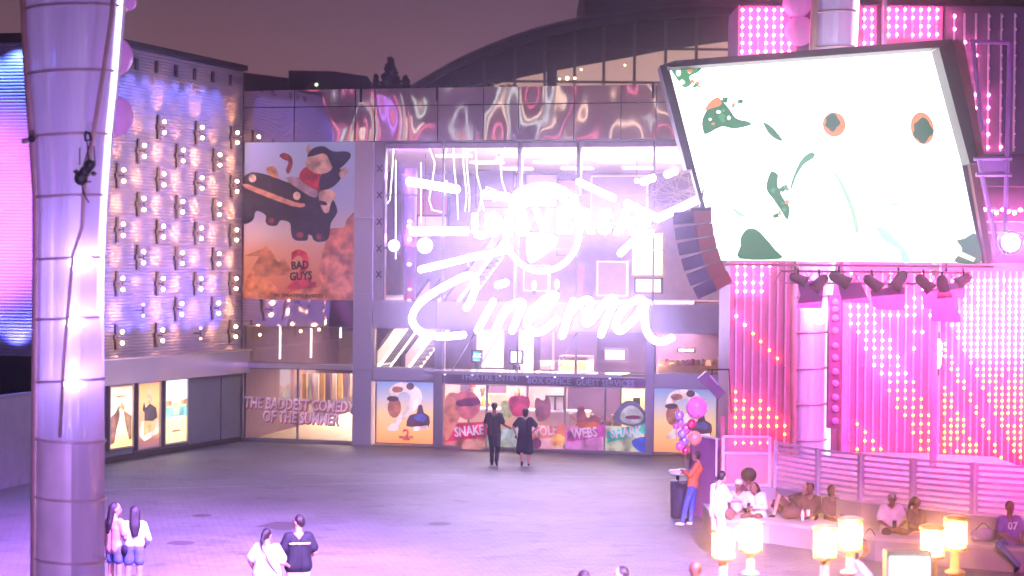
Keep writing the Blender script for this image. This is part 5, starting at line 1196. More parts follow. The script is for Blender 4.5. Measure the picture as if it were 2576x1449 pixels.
# ------------------------------------------------------------------ balloons, litter bin, bottles
M_foilp = pbr('pink_foil', (.85, .2, .5), .18, .5, .1, 6); M_foilv = pbr('violet_foil', (.55, .38, .75), .2, .5, .2, 8); M_foilr = pbr('red_foil', (.7, .06, .15), .2, .4)
M_dot = pbr('dotted_pink', (.9, .25, .65), .35); M_gold = pbr('amber_balloon', (.75, .35, .22), .2, .1)
bc = [(455,785,115,M_dot,'large pink dotted round balloon, highest of the bunch'),(268,870,52,M_foilv,'pale violet balloon left of the large pink one'),(280,940,40,M_foilv,'small lilac balloon in the middle left of the bunch'),
      (345,1010,58,M_foilp,'bright pink foil balloon in the middle of the bunch'),(300,1065,48,M_foilv,'violet balloon under the pink foil one'),(320,1140,54,M_foilv,'bluish foil balloon low in the bunch'),
      (435,1115,75,M_gold,'amber round balloon at the right foot of the bunch'),(272,1200,44,M_foilp,'rosy foil balloon lowest on the left'),(335,1245,40,M_foilr,'red balloon tail at the bottom of the bunch'),(400,960,50,M_foilr,'red balloon between the pink dotted and amber ones'),(235,985,36,M_foilp,'small pink balloon at the left fringe')]
anchor = at(1755, 1205, 43.2)
for X, Y_, r, m, lab in bc:
    x, y = Zw(X, Y_); Yd = 43.3+random.uniform(-.25, .25); p = at(x, y, Yd); rr = r/3.81/1.118/FPX*Yd
    e = empty('balloon', p, lab, 'balloon', 'bunch of balloons beside the stage')
    mb = MB(); mb.smooth = True; mb.ball(p, (rr, rr*.8, rr*1.06), 20, 14)
    mb.smooth = False; mb.tube([p-Vector((0,0,rr*1.04)), p-Vector((0,0,rr*1.15))], [.01, .03], 6); mb.build('envelope', m, e)
    mb = MB(); mb.tube([p-Vector((0,0,rr*1.12)), p-Vector((-.02,0,rr*1.12+.25))], .003, 4, cap=False); mb.build('string', M_rose, e)
    if m is M_dot:
        mb = MB()
        for k in range(26):
            th, ph = random.uniform(-2.9, -.25), random.uniform(-1.1, 1.1)
            d = Vector((math.cos(ph)*math.cos(th), math.cos(ph)*math.sin(th), math.sin(ph))); mb.ball(p+Vector((d.x*rr, d.y*rr*.8, d.z*rr*1.06)), .014, 6, 4)
        mb.build('dots', M_rose, e)
tb = gp(1716, 1302); e = empty('litter_bin', tb, 'dark litter bin with a pale round lid beside the plum panel', 'bin')
mb = MB(); mb.smooth = True; mb.lathe(tb, [(.24, .0), (.26, .02), (.28, .82), (.27, .84)], 20); mb.build('body', pbr('bin_body', (.04, .04, .08), .45), e)
mb = MB(); mb.smooth = True; mb.lathe(tb+Vector((0,0,.98)), [(.30, 0), (.33, .03), (.31, .09), (.05, .13)], 20); mb.build('lid', pbr('bin_lid', (.62, .6, .5), .3), e)
mb = MB(); 
for a in (0, 2.1, 4.2): mb.tube([tb+Vector((.22*math.cos(a), .22*math.sin(a), .83)), tb+Vector((.22*math.cos(a), .22*math.sin(a), .99))], .02, 6)
mb.build('lid_post', M_black, e)

# ------------------------------------------------------------------ skyline
M_sil = pbr('dusk_wall', (.018, .014, .03), .8)
def sky_block(nm, pts, Y, lab, th=14):
    e = empty(nm, at((pts[0][0]+pts[-1][0])/2, 222, Y), lab, 'building'); mb = MB(); P = [at(x, y, Y) for x, y in pts]
    P = [Vector((P[0].x, Y, 0))]+P+[Vector((P[-1].x, Y, 0))]; mb.prism(P, (0, th, 0)); mb.build('block', M_sil, e); return e
sky_block('distant_building', [(560,178),(612,182),(690,192),(724,196)], 112, 'long low dark roofline at the far left of the skyline')
e = sky_block('distant_building', [(726,177),(838,179),(924,192)], 105, 'dark flat block with one tiny lamp behind the cinema')
mb = MB(); mb.ball(at(796, 213, 104.8), .1, 6, 4); mb.build('lamp', emi('tiny_lamp', (.8, .9, .6), 1.5), e)
sky_block('distant_tower', [(1472,-60),(1850,-60),(2100,-60),(2900,-60)], 150, 'broad dark tower block rising behind the arched hall', 20)
# conifer
tp = at(975, 222, 88); e = empty('conifer_tree', Vector((tp.x, 88, 0)), 'dark conifer standing between the flat block and the arched hall', 'tree')
mb = MB(); mb.tube([Vector((tp.x, 88, 0)), Vector((at(983, 155, 88).x, 88, at(983, 155, 88).z))], [.35, .04], 8); mb.build('trunk', M_sil, e)
mb = MB(); rng = random.Random(5); top = at(983, 150, 88).z; cx = at(983, 150, 88).x
def tuft(cx, base, top, wid, n):
    for k in range(n):
        f = rng.random()**.75; z = top-(top-base)*f; a = rng.uniform(0, 6.283); L = wid*(.08+f)*rng.uniform(.25, 1.05)
        c = Vector((cx+L*math.cos(a)*.6, 88+L*math.sin(a)*.6, z)); t = Vector((cx+L*math.cos(a)*1.15, 88+L*math.sin(a)*1.15, z+rng.uniform(-.30, .22))); s_ = Vector((0, 0, rng.uniform(.08, .2)))
        mb.add([c-s_, t, c+s_*1.3], [(0, 1, 2)]); q_ = Vector((-math.sin(a), math.cos(a), 0))*.14; mb.add([c-q_, t, c+q_], [(0, 1, 2)])
tuft(cx, top-4.5, top, 1.5, 2600); tuft(cx+.75, top-4.5, top-.85, .7, 500)
mb.build('crown', pbr('conifer_green', (.014, .018, .02), .9), e)
for xx, tt, w_, lab in ((1022, 196, .7, 'small bushy treetop right of the conifer'), (950, 196, .6, 'small bushy treetop left of the conifer')):
    p = at(xx, tt, 89); e2 = empty('bush_tree', Vector((p.x, 89, 0)), lab, 'tree'); mb = MB(); mb.tube([Vector((p.x, 89, 0)), p-Vector((0,0,.5))], [.2, .05], 6); mb.build('trunk', M_sil, e2)
    mb = MB(); tuft(p.x, p.z-3, p.z, w_*1.3, 600); mb.build('crown', bpy.data.materials['conifer_green'], e2)
# arched glass hall
HF = Fr(Vector((0, 108, 0)), Vector((1, 108, 0)))
ah = empty('arched_hall', HF.pt(18, 0, -5), 'large hall with a dark curved roof and gridded glass front', 'building')
top_ = [(1030,226),(1060,208),(1110,178),(1160,151),(1220,124),(1280,100),(1340,80),(1400,64),(1470,49),(1540,38),(1620,29),(1700,22),(1790,17),(1900,14),(2050,15),(2200,22),(2400,45),(2620,90)]
bot2 = [(x, y+(20 if x > 1200 else 12)) for x, y in top_]
bot_ = [(1215,223),(1290,200),(1365,184),(1440,170),(1513,157),(1590,143),(1668,128),(1745,116),(1840,103),(1950,96),(2100,95),(2300,104),(2620,140)]
P = [at(x, y, 106.6) for x, y in top_]; lowp = [Vector((P[-1].x, 106.6, 6)), Vector((P[0].x, 106.6, 6))]
Q = [at(x, y, 106.6) for x, y in bot2]
mb = MB(); mb.prism(P+[Q[k] for k in range(len(Q)-1, -1, -1)], (0, .8, 0)); mb.build('roof_fascia', pbr('roof_slate', (.035, .028, .05), .6), ah)
mb = MB(); n = len(P); V = P+[p+Vector((0, 30, 0)) for p in P]; mb.add([v+Vector((0,.8,.02)) for v in V], [(i, i+1, n+i+1, n+i) for i in range(n-1)]); mb.build('roof_skin', M_sil, ah)
mb = MB(); mb.tube([p+Vector((0, -.05, .08)) for p in P], .10, 5); mb.build('roof_edge', pbr('roof_edge', (.12, .09, .16), .5), ah)
zb_ = HF.z(226, 1400)-2
M_hall = emi('hall_sky_glass', (1, .58, .46), .42)  # dusk sky reflection put into the glass as an even glow
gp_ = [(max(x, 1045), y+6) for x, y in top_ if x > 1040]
mb = MB(); mb.poly([at(1045, 232, 108.02)]+[at(x, y, 108.02) for x, y in gp_]+[at(2620, 232, 108.02)]); mb.build('shaded_glazing', pbr('shaded_glazing', (.03, .02, .028), .25), ah)  # shade under the roof put into the dark glass colour
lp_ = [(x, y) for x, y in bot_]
mb = MB(); mb.poly([at(1215, 232, 108)]+[at(x, y, 108) for x, y in lp_]+[at(2620, 232, 108)]); mb.build('sky_glow_glazing', M_hall, ah)
for x in (1213,1290,1365,1440,1513,1590,1668,1745,1832,1910,1990,2070,2150,2230,2310,2390,2470,2550):
    yt_ = next(y0+(y1-y0)*(x-x0)/(x1-x0) for (x0, y0), (x1, y1) in zip(top_[:-1], top_[1:]) if x0 <= x <= x1)+8; zt_ = HF.z(yt_, x)
    mb = MB(); mb.box((HF.u(x), 107.85, (zb_+zt_)/2), (.16, .2, zt_-zb_)); mb.build('mullion', pbr('mullion_grey', (.07, .05, .07), .5) if x == 1213 else bpy.data.materials['mullion_grey'], ah)
mb = MB(); mb.box((HF.u(1383), 107.95, (zb_+HF.z(160, 1383))/2), (.55, .2, HF.z(160, 1383)-zb_)); mb.build('dark_strip', M_dark, ah)  # dark upright strip set across the hall glass
for y in (122, 207):
    mb = MB(); mb.box(((HF.u(1213)+HF.u(2600))/2, 107.88, HF.z(y, 1500)), (HF.u(2600)-HF.u(1213), .2, .12)); mb.build('transom', M_dark, ah)
for x, y, r in ((1427,197,.10),(1446,197,.07),(1462,175,.05),(1408,199,.05),(1572,164,.05)):
    mb = MB(); mb.ball(at(x, y, 107.7), r, 8, 6); mb.build('lamp', bpy.data.materials.get('hall_lamp') or emi('hall_lamp', (1, .75, .45), 6), ah)
# planted strip on the cinema roof edge
mb = MB(); rng = random.Random(9)
for k in range(260):
    px = rng.choice((rng.gauss(1130, 14), rng.gauss(1172, 8), rng.gauss(1215, 16), rng.uniform(1260, 1300))); p = at(px, 223-abs(rng.gauss(0, 4)), 70)
    a = rng.uniform(0, 6.28); d = Vector((math.cos(a), math.sin(a), rng.uniform(-.6, .8)))*.12; s_ = Vector((-d.y, d.x, .05)); mb.add([p-d, p+s_*.5, p+d, p-s_*.5], [(0, 1, 2, 3)])
tag(mb.build('roof_planting', pbr('leaf_green', (.09, .2, .05), .7)), 'leafy planting just above the cinema roof edge', 'plants', kind='stuff')

# ------------------------------------------------------------------ unseen terrace of light strips, added for the metal fascia to mirror
ob = empty('added_terrace', Vector((-34, -12, 0)), 'unseen terrace of light strips added behind the viewpoint for the fascia to mirror', 'building')
TF = Fr(Vector((-78, 8, 0)), Vector((14, -24, 0))); TF.N = -TF.N if TF.N.dot(Vector((0, 60, 0))-TF.o) < 0 else TF.N
mb = MB(); mb.fbox(TF, -6, 104, .01, 27, -4, -.3); mb.build('wall', pbr('terrace_wall', (.5, .36, .4), .7), ob)
rng = random.Random(21); TL_ = Fr(Vector((-78, 8, 0)), Vector((14, -24, 0)))
M_line = None
cols_ = [((1, .82, .55), 3), ((.45, .2, 1), 5), ((1, .22, .4), 2.5), ((1, .85, .7), 4), ((1, .4, .2), 2.6), ((.6, .75, .7), 3)]
for k in range(64):
    u = -2+k*1.6+rng.uniform(-.6, .6); c_, s_ = rng.choice(cols_); hh = rng.choice((6, 9, 14, 4)); z = rng.uniform(4, 11); w = rng.choice((.12, .18, .3, .9) if k % 5 == 0 else (.10, .14, .2))
    nm = 'mirrored_strip_%d' % cols_.index((c_, s_)); m = bpy.data.materials.get(nm) or emi(nm, c_, s_)
    mb = MB(); mb.fbox(TF, u, u+w, z, z+hh, -.3 if TF.N.y > 0 else -.3, -.1); mb.build('mirrored_strip', m, ob)
# ------------------------------------------------------------------ people
def remeshed(mb, voxel, smooth=6):
    me = bpy.data.meshes.new('tmp'); me.from_pydata(mb.v, [], mb.f); me.update()
    o = bpy.data.objects.new('tmp', me); COL.objects.link(o)
    md = o.modifiers.new('r', 'REMESH'); md.mode = 'VOXEL'; md.voxel_size = voxel; md.use_smooth_shade = True
    sm = o.modifiers.new('s', 'SMOOTH'); sm.iterations = smooth; sm.factor = .5
    bpy.context.view_layer.update()
    out = bpy.data.meshes.new_from_object(o.evaluated_get(bpy.context.evaluated_depsgraph_get()))
    bpy.data.objects.remove(o); bpy.data.meshes.remove(me)
    for p in out.polygons: p.use_smooth = True
    return out
def capsule(mb, a, ra, b, rb, n=10):
    a, b = Vector(a), Vector(b)
    mb.ball(a, ra, n, 7); mb.ball(b, rb, n, 7)
    if (b-a).length > 1e-3: mb.tube([a, b], [ra, rb], n)
POSE = dict(pelvis=(0,0,.95), waist=(0,0,1.10), chest=(0,.005,1.30), neck=(0,-.01,1.47), head=(0,.02,1.62),
            shL=(-.17,0,1.40), shR=(.17,0,1.40), elL=(-.23,-.03,1.12), elR=(.23,-.03,1.12), wrL=(-.24,.05,.88), wrR=(.24,.05,.88),
            hiL=(-.09,0,.92), hiR=(.09,0,.92), knL=(-.10,.02,.50), knR=(.10,.02,.50), anL=(-.10,-.02,.08), anR=(.10,-.02,.08), toL=(-.12,.12,.035), toR=(.12,.12,.035))
def cloth_mat(name, col, rough=.8):
    m = bpy.data.materials.get('cloth_'+name)
    return m or pbr('cloth_'+name, col, rough, 0, .12, 9, .25, 30)
def person(loc, rz, label, P=None, h=1.72, build=1.0, skin=None, hair='short', hairm=None, top=None, sleeve='short', topm=None, bottom='long', botm=None, shoem=None, extra=None, group=None, seated=False):
    J = {k: Vector(v) for k, v in POSE.items()}
    if seated:
        for k in J: J[k] = J[k]-Vector((0, 0, .45)) if k not in ('anL','anR','toL','toR','knL','knR') else J[k]
        J['knL'], J['knR'] = Vector((-.12,.44,.50)), Vector((.12,.44,.50)); J['anL'], J['anR'] = Vector((-.12,.42,.08)), Vector((.12,.42,.08)); J['toL'], J['toR'] = Vector((-.13,.56,.04)), Vector((.13,.56,.04))
        J['wrL'], J['wrR'] = Vector((-.10,.36,.62)), Vector((.10,.36,.62)); J['elL'], J['elR'] = Vector((-.24,.10,.70)), Vector((.24,.10,.70))
    if P:
        for k, v in P.items(): J[k] = Vector(v)
    S_ = h/1.75; B = build; skin = skin or M_skin; hairm = hairm or M_hair
    M = Matrix.Translation(loc)@Matrix.Rotation(rz, 4, 'Z')@Matrix.Scale(S_, 4)
    e = empty('person', loc, label, 'person', group)
    fwd = Vector((0, 1, 0)); hd = J['head']; tw_ = P.get('look', 0) if False else 0
    look = (J.pop('look') if 'look' in J else Vector((0, 1, 0))).normalized(); side = Vector((look.y, -look.x, 0)).normalized()
    mb = MB()
    # trunk
    for s_ in (-1, 1):
        capsule(mb, J['pelvis']+Vector((s_*.07*B,0,0)), .105*B, J['waist']+Vector((s_*.055*B,0,0)), .095*B)
        capsule(mb, J['waist']+Vector((s_*.055*B,0,0)), .095*B, J['chest']+Vector((s_*.075*B,0,0)), .11*B)
        sh = J['shL'] if s_ < 0 else J['shR']
        capsule(mb, J['chest']+Vector((s_*.075*B,0,0)), .105*B, sh.lerp(J['neck'], .25), .062)
        L = 'L' if s_ < 0 else 'R'
        capsule(mb, sh, .058*B, J['el'+L], .042*B); capsule(mb, J['el'+L], .041*B, J['wr'+L], .027)
        capsule(mb, J['hi'+L], .088*B, J['kn'+L], .056*B); capsule(mb, J['kn'+L], .055*B, J['kn'+L].lerp(J['an'+L], .35), .056*B); capsule(mb, J['kn'+L].lerp(J['an'+L], .35), .055*B, J['an'+L], .036)
        capsule(mb, J['an'+L]-Vector((0,0,.03)), .036, J['to'+L], .03)
        f = (J['wr'+L]-J['el'+L]).normalized(); capsule(mb, J['wr'+L], .026, J['wr'+L]+f*.075, .036)
    capsule(mb, J['chest'], .10, J['neck'], .058); capsule(mb, J['neck'], .056, hd-Vector((0,0,.03)), .054)
    # head with brow, nose, chin, ears
    mb.ball(hd+Vector((0,0,.02)), (.078, .092, .105), 16, 10); mb.ball(hd+look*.03-Vector((0,0,.055)), (.055, .06, .055), 12, 8)
    capsule(mb, hd+look*.085+Vector((0,0,.01)), .012, hd+look*.103-Vector((0,0,.018)), .016)
    for s_ in (-1, 1): mb.ball(hd+side*.080*s_-Vector((0,0,.005)), (.016, .02, .03), 8, 6)
    me = remeshed(mb, .0135, 5)
    # fingers: five each, curled
    bm_ = MB()
    for L, s_ in (('L', -1), ('R', 1)):
        f = (J['wr'+L]-J['el'+L]).normalized(); ax = f.cross(Vector((0, 0, 1))); ax = ax.normalized() if ax.length > .2 else Vector((1, 0, 0))
        dn = f.cross(ax).normalized(); dn = dn if dn.z < 0 or abs(dn.z) < .2 else -dn; b0 = J['wr'+L]+f*.085
        for k, ln in enumerate((.062, .072, .068, .052)):
            o_ = b0+ax*(k-1.5)*.019; bm_.tube([o_-f*.02, o_+f*ln*.5, o_+f*ln*.85+dn*ln*.3, o_+f*ln*.95+dn*ln*.62], [.0095, .0092, .0085, .007], 6)
        o_ = J['wr'+L]+f*.04-ax*.03*s_; bm_.tube([o_, o_-ax*.025*s_+f*.03, o_-ax*.028*s_+f*.06+dn*.01], [.012, .0105, .008], 6)
    b_ = bmesh.new(); b_.from_mesh(me); t2 = bpy.data.meshes.new('t'); t2.from_pydata(bm_.v, [], bm_.f); b_.from_mesh(t2); b_.to_mesh(me); b_.free(); bpy.data.meshes.remove(t2)
    for p in me.polygons: p.use_smooth = True
    me.transform(M); me.materials.clear(); me.materials.append(skin); o = bpy.data.objects.new('body', me); COL.objects.link(o); parentto(o, e)
    def child(mbx, nm, mat, vox=.015, rem=True):
        if rem: m_ = remeshed(mbx, vox, 5)
        else: m_ = bpy.data.meshes.new(nm); m_.from_pydata(mbx.v, [], mbx.f); m_.update()
        m_.transform(M); m_.materials.clear(); m_.materials.append(mat); c = bpy.data.objects.new(nm, m_); COL.objects.link(c); parentto(c, e)
        if not rem:
            for p in m_.polygons: p.use_smooth = True
        return c
    # eyes, brows, mouth
    mb = MB()
    for s_ in (-1, 1): mb.ball(hd+look*.086+side*.03*s_+Vector((0,0,.022)), (.011, .009, .007), 8, 6)
    child(mb, 'eyes', M_black, rem=False)
    mb = MB(); mb.ball(hd+look*.088-Vector((0,0,.058)), (.022, .010, .007), 8, 6); child(mb, 'mouth', pbr('lips', (.35, .08, .08), .4) if not bpy.data.materials.get('lips') else bpy.data.materials['lips'], rem=False)
    # hair
    mb = MB(); bk = hd-look*.022+Vector((0,0,.035))
    if hair != 'none':
        if hair == 'afro': mb.ball(bk+Vector((0,0,.03)), (.17, .16, .16), 16, 10)
        else: mb.ball(bk, (.088, .095, .10), 16, 10); mb.ball(hd-look*.045, (.078, .06, .085), 12, 8)
        if hair == 'long':
            for s_ in (-.035, 0, .035): capsule(mb, bk-look*.045+side*s_, .062, J['neck']-look*.085+side*s_*1.3-Vector((0,0,.10)), .058); capsule(mb, J['neck']-look*.085+side*s_*1.3-Vector((0,0,.10)), .056, J['chest']-look*.125+side*s_*.9-Vector((0,0,.08)), .03)
        if hair == 'pony': capsule(mb, bk-look*.07, .05, bk-look*.13-Vector((0,0,.13)), .035); capsule(mb, bk-look*.13-Vector((0,0,.13)), .035, bk-look*.12-Vector((0,0,.25)), .015)
        if hair == 'bob': capsule(mb, bk-look*.03, .095, hd-look*.04-Vector((0,0,.08)), .082)
        if hair == 'cap':
            child(mb, 'hair', hairm); mb = MB(); mb.ball(hd+Vector((0,0,.055)), (.094, .102, .082), 16, 10); capsule(mb, hd+look*.09+Vector((0,0,.055)), .03, hd+look*.15+Vector((0,0,.045)), .022)
            child(mb, 'cap', extra.get('capm', hairm) if extra else hairm)
        else: child(mb, 'hair', hairm, .014)
    # top
    if topm:
        mb = MB(); k = .020; hem = J['pelvis']+Vector((0,0,-.02 if top != 'crop' else .12))
        fl = 1.12 if top == 'loose' else 1.0
        for s_ in (-1, 1):
            L = 'L' if s_ < 0 else 'R'
            capsule(mb, hem+Vector((s_*.075*B*fl,0,0)), (.108*B+k)*fl, J['waist']+Vector((s_*.06*B,0,0)), (.10*B+k)*fl)
            capsule(mb, J['waist']+Vector((s_*.06*B,0,0)), (.10*B+k)*fl, J['chest']+Vector((s_*.078*B,0,0)), .112*B+k)
            sh = J['sh'+L]; capsule(mb, J['chest']+Vector((s_*.075*B,0,0)), .105*B+k, sh.lerp(J['neck'], .25), .066)
            if sleeve == 'short': e1 = sh.lerp(J['el'+L], .72); capsule(mb, sh, .072*B, e1, .072*B if top != 'loose' else .085*B)
            elif sleeve == 'long': capsule(mb, sh, .07*B, J['el'+L], .056*B); capsule(mb, J['el'+L], .056*B, J['wr'+L]-(J['wr'+L]-J['el'+L])*.08, .042)
            if top == 'dress':
                for kk, t in enumerate((.25, .6, 1.0)):
                    c_ = J['hi'+L].lerp(J['kn'+L]+Vector((0,0,-.03)), t); c_.x = s_*(.08+.05*t); capsule(mb, J['hi'+L], .13, c_, .12+.03*t); 
        if top == 'dress': capsule(mb, J['pelvis'], .16, J['pelvis']+Vector((0, .02, -.42)), .19)
        child(mb, {'dress': 'dress'}.get(top, 'shirt'), topm)
    if botm:
        mb = MB(); k = .014
        for s_ in (-1, 1):
            L = 'L' if s_ < 0 else 'R'
            capsule(mb, J['pelvis']+Vector((s_*.07*B,0,.06)), .104*B+k, J['hi'+L], .098*B+k)
            end = {'long': 1, 'shorts': .80, 'mini': .40}[bottom]; kk = J['hi'+L].lerp(J['kn'+L], min(1, end))
            capsule(mb, J['hi'+L], .094*B+k, kk, (.062+.03*(1-end))*B+k+.012*(bottom != 'long'))
            if bottom == 'long': capsule(mb, J['kn'+L], .058*B+k, J['an'+L]+Vector((0,0,.03)), .046+k)
        child(mb, {'long': 'trousers'}.get(bottom, 'shorts'), botm)
    mb = MB()
    for L in 'LR': capsule(mb, J['an'+L]-Vector((0,0,.035)), .045, J['to'+L]+Vector((0,0,.003)), .037)
    child(mb, 'shoes', shoem or M_black)
    if extra:
        if 'strap' in extra:
            a, b2 = extra['strap']; pts = smooth_path([Vector(p) for p in a], 4); mb = MB(); mb.tube(pts, .012, 6); child(mb, 'bag_strap', b2, rem=False)
        if 'bag' in extra:
            c_, sz, m_ = extra['bag']; mb = MB(); mb.ball(c_, sz, 12, 8); child(mb, 'bag', m_, rem=False)
        if 'text' in extra:
            t_, z_, y_, sx, m_ = extra['text']
            Mt = M@Matrix(((1,0,0,0),(0,0,-1,0),(0,1,0,0),(0,0,0,1))) if y_ < 0 else M@Matrix(((-1,0,0,0),(0,0,1,0),(0,1,0,0),(0,0,0,1)))
            tm = Matrix.Translation((0, z_, abs(y_))); text_mesh('lettering', t_, m_, Mt@tm, sx, .004, e, offset=.004)
        if 'bars' in extra:
            mb = MB()
            for k_, (x_, w_) in enumerate(extra['bars']):
                mb.box((x_, -.157, 1.30), (w_, .008, .034 if k_ % 3 else .022)); mb.box((x_+.004, -.157, 1.312 if k_ % 2 else 1.292), (w_*1.2, .007, .008))
            child(mb, 'back_print', M_white, rem=False)
        if 'thing' in extra:
            for nm, c_, sz, m_ in extra['thing']: mb = MB(); mb.box(c_, sz); child(mb, nm, m_, rem=False)
    return e
C_blk, C_navy, C_wht = cloth_mat('black', (.008, .007, .016)), cloth_mat('navy', (.01, .01, .03)), cloth_mat('white', (.78, .75, .78))
C_dnm, C_jean, C_or, C_pink = cloth_mat('denim', (.10, .12, .32)), cloth_mat('jeans', (.06, .10, .32)), cloth_mat('orange', (.62, .14, .04)), cloth_mat('rose', (.62, .30, .36))
C_cream, C_brn, C_vio = cloth_mat('cream', (.6, .5, .45)), cloth_mat('brown', (.12, .05, .05)), cloth_mat('violet', (.22, .12, .42))
UP, DOWN = 0.0, math.pi
def foot(px, d, hgt=0): p = at(px, 700, d); return Vector((p.x, d, hgt))
w1 = gp(1242, 1171); w2 = gp(1320, 1172)
person(w1, R(-8), 'man in black shirt, trousers and cap striding to the cinema doors', dict(hiL=(-.08,0,.92), knL=(-.07,.10,.50), anL=(-.05,-.02,.09), toL=(-.05,.11,.03), knR=(.10,.06,.50), anR=(.10,-.16,.12), toR=(.10,-.04,.03),
    elR=(.26,.04,1.14), wrR=(.36,.24,1.06), elL=(-.25,-.04,1.14), wrL=(-.27,.02,.88)), 1.80, 1.0, M_skin_d, 'cap', top='tee', topm=C_blk, botm=C_blk, group=None, extra={'capm': C_blk})
person(w2, R(6), 'woman in short dark dress with hand on hip strolling to the cinema doors', dict(elR=(.36,-.08,1.16), wrR=(.20,.02,.98), elL=(-.36,-.02,1.16), wrL=(-.25,.10,.90), knL=(-.10,.04,.50), anL=(-.10,-.18,.16), toL=(-.10,-.10,.035), knR=(.11,.06,.50), anR=(.12,.05,.08)),
    1.66, 1.14, M_skin, 'bob', top='dress', topm=C_navy, botm=None, extra={'bag': ((-.25,.16,.86), (.05,.07,.05), C_blk)})
person(foot(294, 32.8), R(-35), 'long haired woman in pale pink top and denim shorts next to the lit column', dict(look=(.8,.9,0), wrR=(.16,.18,1.02), elR=(.24,.02,1.14)), 1.65, .86, M_skin, 'long', top='tee', sleeve='short', topm=C_pink, bottom='mini', botm=C_dnm, shoem=C_wht, extra={'bag': ((.22,.02,.93), (.07,.05,.10), C_blk)})
person(foot(343, 32.8), R(6), 'woman with very long dark hair, white long sleeved top and denim shorts', dict(look=(-.25,1,0), elR=(.27,.0,1.14), wrR=(.20,.20,1.02), knL=(-.11,.02,.5)), 1.60, .94, M_skin, 'long', top='crop', sleeve='long', topm=C_wht, bottom='mini', botm=C_dnm, shoem=C_wht)
person(foot(678, 30.7), R(-8), 'person in loose white tee with cross body strap and ponytail', dict(look=(.5,1,0), elL=(-.30,-.02,1.16), wrL=(-.27,.12,.98), elR=(.30,.0,1.14), wrR=(.34,.20,1.06)), 1.52, 1.22, M_skin, 'pony', top='loose', topm=C_wht, botm=C_jean,
       extra={'strap': ([(-.07,-.13,1.46),(.0,-.185,1.34),(.12,-.185,1.12),(.22,-.12,.96)], C_brn)})
person(foot(757, 31.0), R(14), 'young man in black tee with small white lettering on the back', dict(look=(-.75,.8,0), elR=(.27,.02,1.14), wrR=(.20,.18,1.02), elL=(-.26,.0,1.14), wrL=(-.20,.2,1.0)), 1.70, 1.04, M_skin, 'short', top='loose', topm=C_blk, bottom='shorts', botm=C_cream,
       extra={'bars': [(-.155,.022),(-.12,.03),(-.085,.022),(-.055,.018),(-.015,.026),(.02,.016),(.055,.03),(.09,.022),(.125,.03),(.155,.018)]})
# people by the stage
pO = gp(1742, 1322)
person(pO, R(80), 'woman in orange top and blue jeans leaning by the litter bin', dict(pelvis=(0,0,.95), chest=(0,-.10,1.30), neck=(0,-.12,1.46), head=(0,-.06,1.60), shL=(-.17,-.10,1.40), shR=(.17,-.10,1.40), elL=(-.22,.05,1.18), wrL=(-.05,.20,1.25), elR=(.22,.05,1.16), wrR=(.05,.18,1.20), knL=(-.09,.14,.50), anL=(-.09,.22,.08), toL=(-.09,.36,.035), anR=(.10,.05,.08)), 1.66, .98, M_skin_d, 'short', top='tee', sleeve='long', topm=C_or, botm=C_jean, shoem=C_wht)
person(gp(1806, 1411), R(-62), 'man in white tee and pale shorts with a dark cross body bag', dict(head=(0,.09,1.60), look=(0,1,0), elL=(-.2,.10,1.16), wrL=(-.12,.34,1.18), elR=(.22,.12,1.16), wrR=(.10,.36,1.14)), 1.76, 1.02, M_skin, 'short', top='loose', topm=C_wht, bottom='shorts', botm=C_cream, shoem=C_wht,
       extra={'strap': ([(-.07,.02,1.47),(.10,.15,1.30),(.21,.10,1.02)], C_blk), 'bag': ((.24,.10,.92), (.05,.12,.12), C_brn)})
def seat(px, y, z=.466): return gp(px, y, z)
sA = seat(1862, 1300, .45); sA.z = 0
person(Vector((sA.x, 41.9, 0)), R(170), 'seated woman in pale camisole with a light cap, left of the seated pair', dict(look=(.3,1,0)), 1.62, .95, M_skin_d, 'cap', top='tee', sleeve='none', topm=cloth_mat('pale', (.6,.55,.62)), bottom='shorts', botm=C_cream, seated=True, extra={'capm': C_wht})
person(Vector((at(1908, 700, 41.6).x, 41.5, 0)), R(150), 'seated woman in long sleeved white top bending over her phone', dict(head=(0,.16,1.10), neck=(0,.08,1.0), chest=(0,.05,.86), shL=(-.17,.06,.95), shR=(.17,.06,.95), wrL=(-.05,.34,.72), wrR=(.05,.34,.72)), 1.70, 1.05, M_skin_d, 'long', top='loose', sleeve='long', topm=C_wht, botm=C_brn, seated=True, extra={'thing': [('phone', (0,.42,.74), (.08,.01,.15), M_black)]})
pf = gp(1890, 1258, ZB); person(Vector((at(1889, 700, 42.3).x, 42.3, .0)), R(175), 'figure with a big round afro sitting behind the seated pair', dict(), 1.78, .95, M_skin_d, 'afro', top='tee', topm=C_brn, botm=C_brn, seated=True)
